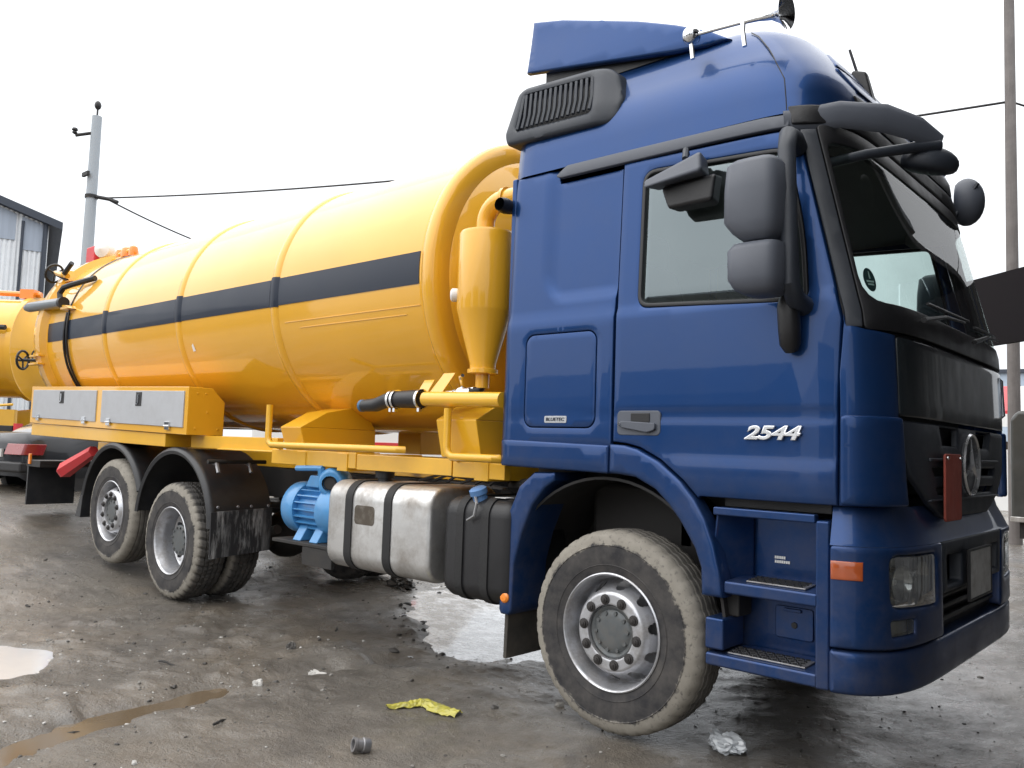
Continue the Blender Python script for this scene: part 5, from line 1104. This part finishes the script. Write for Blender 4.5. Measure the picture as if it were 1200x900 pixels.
# yellow crumpled strip
ym = mat('yellow_wrapper_film', (.40, .36, .05), .42, coat=.3, var=.3, scale=30, dirt=.7, dscale=22, dirtcol=(.3, .29, .17), dthr=(.5, .7)); V, F = [], []
cl = [(-1.10, -.545), (-1.06, -.46), (-1.035, -.385), (-1.03, -.345), (-.98, -.335), (-.90, -.345), (-.82, -.345), (-.74, -.345)]; wd = [.03, .045, .048, .052, .054, .058, .052, .032]
cl = np.array([np.array([np.interp(s, range(8), [c[i] for c in cl]) for i in (0, 1)]) for s in np.linspace(0, 7, 40)]); wd = np.interp(np.linspace(0, 7, 40), range(8), wd)
for i in range(40):
    d = cl[min(i+1, 39)]-cl[max(i-1, 0)]; d /= np.linalg.norm(d); nn = np.array([-d[1], d[0]])
    for j in range(9):
        u = (j-4)/4; p = cl[i]+nn*wd[i]*u*(1+.25*fbm(np.array(i*.4), np.array(j*.1), 2)); z = gz(*p)+.006+.013*(1-u*u)*(.6+1.2*vnoise(np.array(i*.45), np.array(j*.9)))+.012*float(fbm(np.array(i*.8), np.array(j*1.1), 2)); V.append((p[0], p[1], z))
for i in range(39):
    for j in range(8): a = i*9+j; F.append((a, a+1, a+10, a+9))
m_ = bpy.data.meshes.new('yellow_strip'); m_.from_pydata(V, [], F); yo = mkobj('plastic_strip', m_, ym); yo.modifiers.new('thickness', 'SOLIDIFY').thickness = .004; tag(yo, 'crumpled yellow plastic strip bent in the middle on the mud', 'litter')
# sticks
for i, (x, y, a, L, lab) in enumerate(((-1.93, -1.86, .9, .10, 'short dark stick lying in the brown rut puddle'), (-2.75, -1.0, .2, .16, 'thin dark twig on the rough mud left of the rut'), (-2.9, .45, 2.4, .14, 'dark twig lying beside the pale puddle'), (-1.45, -1.35, 1.9, .12, 'thin dark twig in the grey foreground mud'))):
    q = MB(); p = [Vector((x+L*(s-.5)*math.cos(a)+.01*math.sin(s*7), y+L*(s-.5)*math.sin(a), gz(x, y)+.010+.006*math.sin(s*5))) for s in np.linspace(0, 1, 5)]; q.tube(p, [.007, .008, .006, .006, .004], 6); tag(q.build('twig', DARKMETAL), lab, 'twig')
# ------------------------------------------------------------------ background
CP = np.array([CAM_POS.x, CAM_POS.y])
def at(head, dist): a = math.radians(head); return np.array([CAM_POS.x+dist*math.sin(a), CAM_POS.y+dist*math.cos(a)])
conc = mat('pale_concrete', (.36, .40, .44), .7, var=.1, scale=3, stretch=(3, 3, .3)); wood = mat('weathered_pole_wood', (.16, .145, .14), .8, var=.35, scale=7, stretch=(6, 6, .35), dirt=.5, dscale=3, dirtcol=(.30, .28, .27))
cabm = mat('black_cable_sheath', (.02, .02, .022), .5)
p = at(-69.2, 28); pz = .58; root = empty('utility_pole', (p[0], p[1], pz), 0, 'pale grey concrete pole at left with a bracket and insulators near its top', 'utility pole')
q = MB(); q.lathe([(.24, 0), (.21, 5.0), (.205, 5.02), (.17, 5.05), (.14, 10.55), (0, 10.56)], n=18, axis=(0, 0, 1)); q.build('post', conc, root)
q = MB(); ldir = Vector((-math.cos(math.radians(69.2)), -math.sin(math.radians(69.2)), 0)); q.tube([(0, 0, 10.05), ldir*.55+Vector((0, 0, 9.85))], .05, 8); q.build('bracket', CHASSIS, root)
q = MB(); q.lathe([(0, .16), (.07, .14), (.09, .08), (.05, .05), (.08, .0), (.02, -.05)], ldir*.57+Vector((0, 0, 9.93)), (0, 0, 1), 14); q.ball((0, 0, 10.9), (.10, .10, .14), 10, 8); q.tube([(0, 0, 10.5), (0, 0, 10.9)], .03, 6); q.build('insulator', BLACK, root)
q = MB(); q.lathe([(.175, -.05), (.185, -.05), (.185, .05), (.175, .05)], (0, 0, 8.05), (0, 0, 1), 18); q.tube([(.1, .05, 8.05), (.55, .3, 7.95), (.8, .45, 7.85)], .06, 6); q.build('clamp', CHASSIS, root)
for k in range(2): q = MB(); q.box(-.2, .2, -.25, -.17, 8.7+k*.4-.06, 8.7+k*.4+.06); q.build('band', CHASSIS, root) if k == 0 else None
PL = Vector((p[0], p[1], pz))
p2 = at(-10.5, 18); root = empty('utility_pole', (p2[0], p2[1], 0), 0, 'brown weathered timber pole at the right beyond the cab', 'utility pole')
q = MB(); q.lathe([(.115, -.2), (.105, 5), (.085, 12.5), (0, 12.52)], axis=(0, 0, 1), n=16); q.build('post', wood, root)
PR = Vector((p2[0], p2[1], 0))
p3 = at(-53.5, 37); root = empty('utility_pole', (p3[0], p3[1], .5), 0, 'thin dark pole standing beyond the tank', 'utility pole')
q = MB(); q.lathe([(.13, -.3), (.09, 8.4), (0, 8.42)], axis=(0, 0, 1), n=12); q.build('post', wood, root); PM = Vector((p3[0], p3[1], .5))
def cable(label, A, B, sag, r):
    q = MB(); pts = [A.lerp(B, t)-Vector((0, 0, 4*sag*t*(1-t))) for t in np.linspace(0, 1, 34)]; q.tube(pts, r, 6); tag(q.build('overhead_cable', cabm), label, 'cable')
cable('long overhead cable sagging from the concrete pole over the yellow tank to the timber pole', PL+Vector((.5, .3, 8.0)), PR+Vector((0, 0, 8.35)), .36, .024)
cable('overhead cable dropping from the concrete pole down behind the tank', PL+Vector((.6, .3, 7.9)), PM+Vector((0, 0, 8.2)), .5, .024)
e1 = at(10, 30); cable('overhead cable running off to the right from the timber pole', PR+Vector((0, 0, 8.35)), Vector((e1[0], e1[1], 8.6)), .6, .02)
# corrugated shed at the far left
c0 = at(-71.35, 40); hd = math.radians(71.35); dl = np.array([-math.cos(hd), -math.sin(hd)]); dn = np.array([-math.sin(hd), math.cos(hd)])*1.0
sheet = mat('pale_corrugated_steel', (.74, .77, .80), .5, metal=.2, var=.1, scale=2, stretch=(2, 2, .3), dirt=.25, dscale=1.2, dirtcol=(.36, .36, .36)); dark = mat('dark_roof_trim', (.04, .05, .07), .6)
root = empty('corrugated_shed', (c0[0], c0[1], .6), 0, 'pale corrugated steel shed with a dark sloping roof edge at the far left', 'shed')
def top(s): return 9.65+.33*min(s, 12)-.33*max(0, s-12)
for k in range(22):
    s0, s1 = k*1.1, (k+1)*1.1; q = MB(); prof_ = []
    for i in range(6): u = s0+(s1-s0)*i/6; prof_ += [(u, 0), (u+.06, .05), (u+.12, .05)]
    prof_.append((s1, 0)); pv_ = []
    for (s, d) in prof_:
        w = dl*s-dn*d; pv_ += [(w[0], w[1], 0), (w[0], w[1], top(s))]
    q.add(pv_, [(2*i, 2*i+2, 2*i+3, 2*i+1) for i in range(len(prof_)-1)]); q.build('cladding_sheet', sheet, root, smooth=False)
w = dn*22; q = MB(); q.add([(0, 0, 0), (w[0], w[1], 0), (w[0], w[1], 9.6), (0, 0, 9.6)], [(0, 1, 2, 3)]); q.build('side_wall', sheet, root)
q = MB()
for (sa, sb) in ((-.5, 12), (12, 24.6)):
    A = dl*sa-dn*.4; B = dl*sb-dn*.4; q.hexa([(A[0], A[1], top(max(sa, -.5))-.1), (B[0], B[1], top(sb)-.1), (B[0]+dn[0]*23, B[1]+dn[1]*23, top(sb)-.1), (A[0]+dn[0]*23, A[1]+dn[1]*23, top(sa)-.1), (A[0], A[1], top(sa)+.22), (B[0], B[1], top(sb)+.22), (B[0]+dn[0]*23, B[1]+dn[1]*23, top(sb)+.22), (A[0]+dn[0]*23, A[1]+dn[1]*23, top(sa)+.22)])
q.build('roof', dark, root, smooth=False)
for s in (.12, .95): A = dl*s-dn*.13; q = MB(); q.tube([(A[0], A[1], 0), (A[0], A[1], 9.6)], .10 if s < .5 else .06, 8); q.build('corner_post', dark, root)
A0, A1 = dl*1.3-dn*.1, dl*24-dn*.1; q = MB(); 
for k in range(22): 
    A = dl*(k*1.1+.1)-dn*.08; B = dl*(k*1.1+1.0)-dn*.08; zt = top(k*1.1)-.15; q.hexa([(A[0], A[1], zt-1.1), (B[0], B[1], zt-1.1), (B[0]+dn[0]*.02, B[1]+dn[1]*.02, zt-1.1), (A[0]+dn[0]*.02, A[1]+dn[1]*.02, zt-1.1), (A[0], A[1], zt), (B[0], B[1], zt+.3), (B[0]+dn[0]*.02, B[1]+dn[1]*.02, zt+.3), (A[0]+dn[0]*.02, A[1]+dn[1]*.02, zt)])
q.build('gable_band', mat('blue_grey_sheet', (.33, .38, .46), .5, var=.25, scale=2, stretch=(4, 4, .3)), root, smooth=False)
# the second yellow tanker behind
F2 = at(-72.0, 21.5); g2 = .58; ang = math.radians(222)
root = empty('tanker_truck', (F2[0], F2[1], g2), ang, 'second yellow tank lorry at the left edge, only its rear end in view', 'truck')
q = MB(); q.lathe([(0, .42), (.5, .34), (.9, .16), (1.12, 0), (1.17, .0), (1.17, -.12), (1.1, -.14)]+[(1.1, -h) for h in (1, 2, 3, 4, 5, 6)]+[(1.0, -6.2), (0, -6.4)], (-.3, 0, 2.72), (-1, 0, 0), 64); q.build('tank', YELLOW, root, angle=50)
for x in (1.6, 3.3, 5.0): q = MB(); q.lathe([(1.09, -.06), (1.125, 0), (1.09, .06)], (x, 0, 2.72), (1, 0, 0), 64); q.build('tank_rib', YELLOW, root)
for x0, x1 in ((.55, 1.53), (1.67, 3.23), (3.37, 4.9)):
    for sg in (-1, 1):
        q = MB(); q.hexa([(x0, sg*1.08, 2.60), (x1, sg*1.08, 2.60), (x1, sg*1.106, 2.60), (x0, sg*1.106, 2.60), (x0, sg*1.08, 2.84), (x1, sg*1.08, 2.84), (x1, sg*1.106, 2.84), (x0, sg*1.106, 2.84)]); q.build('stripe', NAVY, root)
for sg in (-1, 1):
    q = MB(); q.tube([(-.2, sg*1.2, 3.05), (4.5, sg*1.2, 3.08)], .055, 8); q.build('hose_tube', CHASSIS, root)
    q = MB(); q.box(-.1, 7, sg*.42-.06, sg*.42+.06, .95, 1.35); q.build('frame_rail', YFRAME, root)
    q = MB(); q.tube([(-.3, sg*.9, 1.45), (1.5, sg*1.1, 1.25), (4, sg*1.1, 1.25)], .03, 6); q.build('guard_rail', YFRAME, root)
    for x in (2.0, 3.35): q = MB(); q.lathe([(.0, .1), (.3, .1), (.31, 0), (.5, 0), (.53, .05), (.53, .25), (.5, .3), (0, .3)], (x, sg*1.22, .53), (0, -sg, 0), 28); q.build('wheel', TYRE, root)
    q = MB(); q.box(-.35, .6, sg*.6-.35, sg*.6+.35, .5, 1.0); q.box(.8, 1.3, sg*.7-.4, sg*.7+.4, .4, 1.05); q.build('mud_flap', CHASSIS, root, bevel=.02)
    q = MB(); q.box(-.42, -.36, sg*.8-.12, sg*.8+.12, .85, 1.05); q.build('tail_lamp', RED, root)
handwheel((-.75, .9, 2.5), (-1, .5, 0), .13, root)
q = MB(); q.tube([(-.4, .3, 3.9), (.6, .3, 3.92)], .06, 8); q.box(-.3, .0, .2, .45, 3.8, 4.0); q.build('light_bar', ORANGE, root)
q = MB(); q.tube([(-.6, -.3, .9), (-.65, -.3, 2.0), (-.55, -.3, 2.3)], .08, 10); q.tube([(-.6, .5, .9), (-.62, .5, 1.8)], .05, 8); q.ball((-.62, .1, 1.6), .16, 10, 8); q.build('outlet_pipe', STEEL, root)
# dark saloon car, seen from behind
cc = at(-73.2, 15.0)+2.2*np.array([-.20, .98]); root = empty('parked_car', (cc[0], cc[1], .46), math.radians(101.5), 'dark grey saloon car parked behind the tank lorry, boot and tail lamp showing', 'car')
CARP = mat('dark_grey_car_paint', (.012, .014, .019), .35, spec=.3, coat=.45, var=.08); REDDK = mat('dark_red_lens', (.22, .018, .022), .25, coat=.6); CARG = mat('car_window_glass', (.02, .022, .025), .08, coat=1)
def car_section(mb, secs):
    n_ = len(secs[0][1])
    for x, pr in secs: mb.v += [(x, y, z) for y, z in pr]
    for i in range(len(secs)-1):
        for k in range(n_-1): mb.f.append((i*n_+k, i*n_+k+1, (i+1)*n_+k+1, (i+1)*n_+k))
    mb.f.append(tuple(range(n_))); mb.f.append(tuple(range((len(secs)-1)*n_, len(secs)*n_))); mb.mi = [0]*len(mb.f)
def sect(w, zb, zs_, zt): h_ = [(-w*.92, zb), (-w, zb+.15), (-w*1.0, (zb+zs_)/2), (-w*.97, zs_), (-w*.86, zt)]; return h_+[(-y, z) for y, z in h_[::-1]]
q = MB(); car_section(q, [(-2.22, sect(.74, .34, .80, .86)), (-2.15, sect(.82, .28, .86, .97)), (-1.9, sect(.86, .24, .90, 1.0)), (-1.5, sect(.87, .24, .91, 1.0)), (-.8, sect(.87, .24, .91, .95)), (1.0, sect(.87, .24, .90, .93)), (1.6, sect(.86, .24, .84, .88)), (2.2, sect(.80, .3, .74, .80)), (2.3, sect(.68, .36, .64, .70))]); body = q.build('body', CARP, root, angle=50)
q = MB(); car_section(q, [(-1.62, [(-.70, .97), (-.70, .985), (.70, .985), (.70, .97)]), (-.95, [(-.70, .93), (-.56, 1.38), (.56, 1.38), (.70, .93)]), (-.3, [(-.72, .93), (-.58, 1.44), (.58, 1.44), (.72, .93)]), (.4, [(-.72, .93), (-.57, 1.40), (.57, 1.40), (.72, .93)]), (1.25, [(-.70, .90), (-.70, .915), (.70, .915), (.70, .90)])]); q.build('cabin', CARG, root, angle=40)
q = MB(); car_section(q, [(-.98, [(-.55, 1.385), (-.5, 1.40), (.5, 1.40), (.55, 1.385)]), (-.3, [(-.57, 1.445), (-.5, 1.46), (.5, 1.46), (.57, 1.445)]), (.4, [(-.56, 1.405), (-.5, 1.42), (.5, 1.42), (.56, 1.405)])]); q.build('roof', CARP, root)
for sg in (-1, 1):
    q = MB(); q.prism([(-2.30, sg*.40, .66), (-2.1, sg*.40, .66), (-1.98, sg*.885, .66), (-2.15, sg*.875, .66), (-2.27, sg*.80, .66)], (.05, 0, .165)); q.build('tail_lamp', REDDK, root, bevel=.01)
    for x in (-1.35, 1.35): q = MB(); q.lathe([(0, .03), (.19, .02), (.2, 0), (.29, .0), (.31, .03), (.31, .2), (0, .2)], (x, sg*.86, .31-.0), (0, -sg, 0), 24); q.build('wheel', RUBBER, root)
q = MB(); q.box(-2.26, -2.23, -.27, .27, .62, .74); q.build('number_plate', PLATEW, root)
q = MB(); q.box(-2.28, -2.1, -.82, .82, .40, .56); q.build('bumper', BLACK, root, bevel=.04)
# dark canopy at the right: its roof edge slants past the front of the lorry
QA, QD, QN = np.array([.25, 5.38]), np.array([.785, -.62]), np.array([.62, .785])
root = empty('canopy', (QA[0], QA[1], 0), 0, 'dark flat canopy with a deep roof edge at the right behind the lorry', 'canopy')
CAN = mat('dark_canopy_sheet', (.011, .009, .011), .75, spec=.15, var=.3, scale=2)
def ql(u, v, z): w = QD*u+QN*v; return (w[0], w[1], z)
q = MB(); q.hexa([ql(0, 0, 3.0), ql(4.0, 0, 3.0), ql(1.6, 6, 3.25), ql(0, 6, 3.25), ql(0, 0, 3.19), ql(4.0, 0, 3.19), ql(1.6, 6, 3.44), ql(0, 6, 3.44)]); q.build('roof', CAN, root, smooth=False)
q = MB(); q.hexa([ql(-.02, -.06, 2.55), ql(4.0, -.06, 2.55), ql(4.0, -.005, 2.55), ql(-.02, -.005, 2.55), ql(-.02, -.06, 3.20), ql(4.0, -.06, 3.20), ql(4.0, -.005, 3.20), ql(-.02, -.005, 3.20)]); q.build('fascia', CAN, root, smooth=False)
for u, vv in ((3.4, (.15,)), (1.2, (5.6,))):
    for v in vv: w = ql(u, v, 0); q = MB(); q.tube([(w[0], w[1], -.1), (w[0], w[1], 3.05)], .06, 10); q.build('post', CHASSIS, root)
# unseen tall hall out of frame at right, added to darken the lorry front
root = empty('hall', (3.45, -2.75, 0), 0, 'unseen tall dark sheet metal hall added to shade the lorry front', 'hall')
HW_ = mat('dark_hall_sheet', (.045, .047, .05), .6, var=.25, scale=1, stretch=(3, 3, .3)); HL = mat('pale_hall_strip', (.22, .23, .24), .6, var=.15)
for k in range(31):
    y0 = k*.55; q = MB(); pr = [(0, y0), (0, y0+.2), (-.05, y0+.24), (-.05, y0+.46), (0, y0+.50), (0, y0+.55)]
    q.add([pt for (x, y) in pr for pt in ((x, y, -.2), (x, y, 7.6))], [(2*i, 2*i+2, 2*i+3, 2*i+1) for i in range(5)]); q.build('wall_sheet', HL if k in (16, 19) else HW_, root, smooth=False)
q = MB(); q.box(.05, 9, 0, 17.0, 0, 7.6); q.build('hall_block', HW_, root); q = MB(); q.box(-.4, 9.2, -.3, 17.3, 7.6, 7.9); q.build('roof', dark, root)
q = MB(); q.hexa([(-1.5, 2.75, 4.25), (.0, 2.75, 4.45), (.0, 12.5, 4.45), (-1.5, 12.5, 4.25), (-1.5, 2.75, 4.40), (.0, 2.75, 4.60), (.0, 12.5, 4.60), (-1.5, 12.5, 4.40)]); q.build('shade_overhang', CAN, root)  # added unseen roof slab that keeps sky light off the lorry front
q = MB(); q.hexa([(-1.70, .9, 4.25), (.0, .9, 4.45), (.0, 2.74, 4.45), (-1.70, 2.74, 4.25), (-1.70, .9, 4.40), (.0, .9, 4.60), (.0, 2.74, 4.60), (-1.70, 2.74, 4.40)]); q.build('shade_overhang', CAN, root)  # second added slab, darkens the ground beside the front bumper
# grey van beyond, mostly hidden by the lorry and the canopy
vc = at(-10.75, 14.8); root = empty('parked_van', (vc[0], vc[1], 0), 0, 'grey van at the right edge, its rear corner behind the lorry front', 'van')
VG = mat('grey_van_paint', (.036, .037, .034), .5, coat=.3, dirt=.4, dscale=3, dirtcol=(.09, .085, .075))
q = MB(); q.prism([(0, 0, .62), (4.3, 0, .62), (4.3, 0, 1.2), (3.6, 0, 1.35), (3.0, 0, 2.22), (.1, 0, 2.28), (0, 0, 2.15)], (0, 1.8, 0)); q.build('body', VG, root, bevel=.06)
q = MB(); q.box(.0, 4.35, -.02, .02, .60, .68); q.build('side_trim', ALU, root, bevel=.01)
for x in (.9, 3.4):
    for y in (0, 1.6): q = MB(); q.lathe([(0, 0), (.2, .0), (.34, 0), (.36, .03), (.36, .2), (0, .2)], (x, y, .36), (0, 1, 0), 24); q.build('wheel', RUBBER, root)
q = MB(); q.box(2.0, 3.0, -.012, .0, 1.5, 2.05); q.build('window', CARG, root); q = MB(); q.box(.1, 4.2, .1, 1.7, .35, .62); q.build('underbody', CHASSIS, root)
# market stall and blue building in the distance
sc_ = at(-10.2, 30); root = empty('market_stall', (sc_[0], sc_[1], 0), math.radians(10), 'market stall with a red and white awning in the distance at the right edge', 'stall')
for k in range(6): q = MB(); q.hexa([(-2+k*.67, 0, 3.0), (-1.33+k*.67, 0, 3.0), (-1.33+k*.67, 1.8, 3.9), (-2+k*.67, 1.8, 3.9), (-2+k*.67, 0, 3.1), (-1.33+k*.67, 0, 3.1), (-1.33+k*.67, 1.8, 4.0), (-2+k*.67, 1.8, 4.0)]); q.build('awning_strip', RED if k % 2 == 0 else WHITE, root)
q = MB(); q.box(-2, 2, -.03, .0, 2.6, 3.0); q.build('valance', WHITE, root)
for x in (-1.95, 1.95):
    for y in (.05, 3.4): q = MB(); q.tube([(x, y, 0), (x, y, 3.0 if y < 1 else 3.8)], .05, 6); q.build('post', CHASSIS, root)
q = MB(); q.box(-1.9, 1.9, .3, 1.0, 0, 1.9); q.build('counter', WHITE, root)
bc = at(-9.6, 55); root = empty('office_building', (bc[0], bc[1], 0), math.radians(9), 'pale blue building far away behind the market stall', 'building')
q = MB(); q.box(-2, 12, 0, 8, 0, 6.6); q.build('wall', mat('pale_blue_render', (.42, .50, .60), .7), root); q = MB(); q.box(-2.2, 12.2, -.2, 8.2, 6.6, 6.8); q.build('roof', dark, root)
for k in range(5):
    for z in (1.2, 4.2): q = MB(); q.box(-1.4+k*2.5, .0+k*2.5, -.05, -.0, z, z+1.5); q.build('window', CARG, root)
# white van on the far side of the lorry, glimpsed under the tank
wv = at(-49.5, 17); root = empty('parked_van', (wv[0], wv[1], .4), math.radians(35), 'white van standing beyond the lorry, glimpsed under the tank', 'van')
q = MB(); q.prism([(-2.6, -1, .35), (2.6, -1, .35), (2.6, -1, 1.0), (1.9, -1, 1.15), (1.4, -1, 1.9), (-2.6, -1, 1.95)], (0, 1.9, 0)); q.build('body', WHITE, root, bevel=.06)
q = MB(); q.box(-2.64, -2.60, -.95, -.8, .75, .95); q.box(-2.64, -2.60, .7, .85, .75, .95); q.build('tail_lamp', RED, root); q = MB(); q.box(-1.2, .8, -1.012, -1.0, 1.0, 1.08); q.build('side_stripe', RED, root)
for x in (-1.6, 1.7):
    for y in (-1.02, .72): q = MB(); q.lathe([(0, 0), (.32, 0), (.34, .03), (.34, .2), (0, .2)], (x, y, .34), (0, 1, 0), 20); q.build('wheel', RUBBER, root)
# the yard behind the camera, which shows in the paintwork
for i, (x, y, w_, d_, h_, rz, lab, mt_) in enumerate(((-22, -36, 18, 10, 5.2, .1, 'long low grey workshop behind the viewer', (.10, .10, .105)), (2, -40, 14, 10, 6.5, -.05, 'tall brown storehouse behind the viewer', (.09, .075, .06)), (20, -34, 12, 9, 4.6, .2, 'white garage row behind the viewer', (.28, .28, .28)), (-46, -24, 16, 10, 6.0, .6, 'grey hall at the far side of the yard behind the viewer', (.12, .125, .135)), (36, -16, 14, 10, 7.0, 1.2, 'brick red hall at the yard exit', (.16, .06, .05)))):
    root = empty('storehouse', (x, y, 0), rz, lab, 'storehouse'); q = MB(); q.box(-w_/2, w_/2, -d_/2, d_/2, 0, h_*.8); q.build('wall', mat('shed_wall_%d' % i, mt_, .8, var=.2, scale=1), root)
    q = MB(); q.prism([(-w_/2-.4, d_/2+.4, h_*.8), (-w_/2-.4, -d_/2-.4, h_*.8), (-w_/2-.4, 0, h_*1.15)], (w_+.8, 0, 0)); q.build('roof', dark, root, smooth=False)
    for k in range(3): q = MB(); q.box(-w_/2+1+k*w_/3, -w_/2+1+k*w_/3+2.6, d_/2, d_/2+.06, 0, 3.0); q.build('gate_leaf', CHASSIS, root)
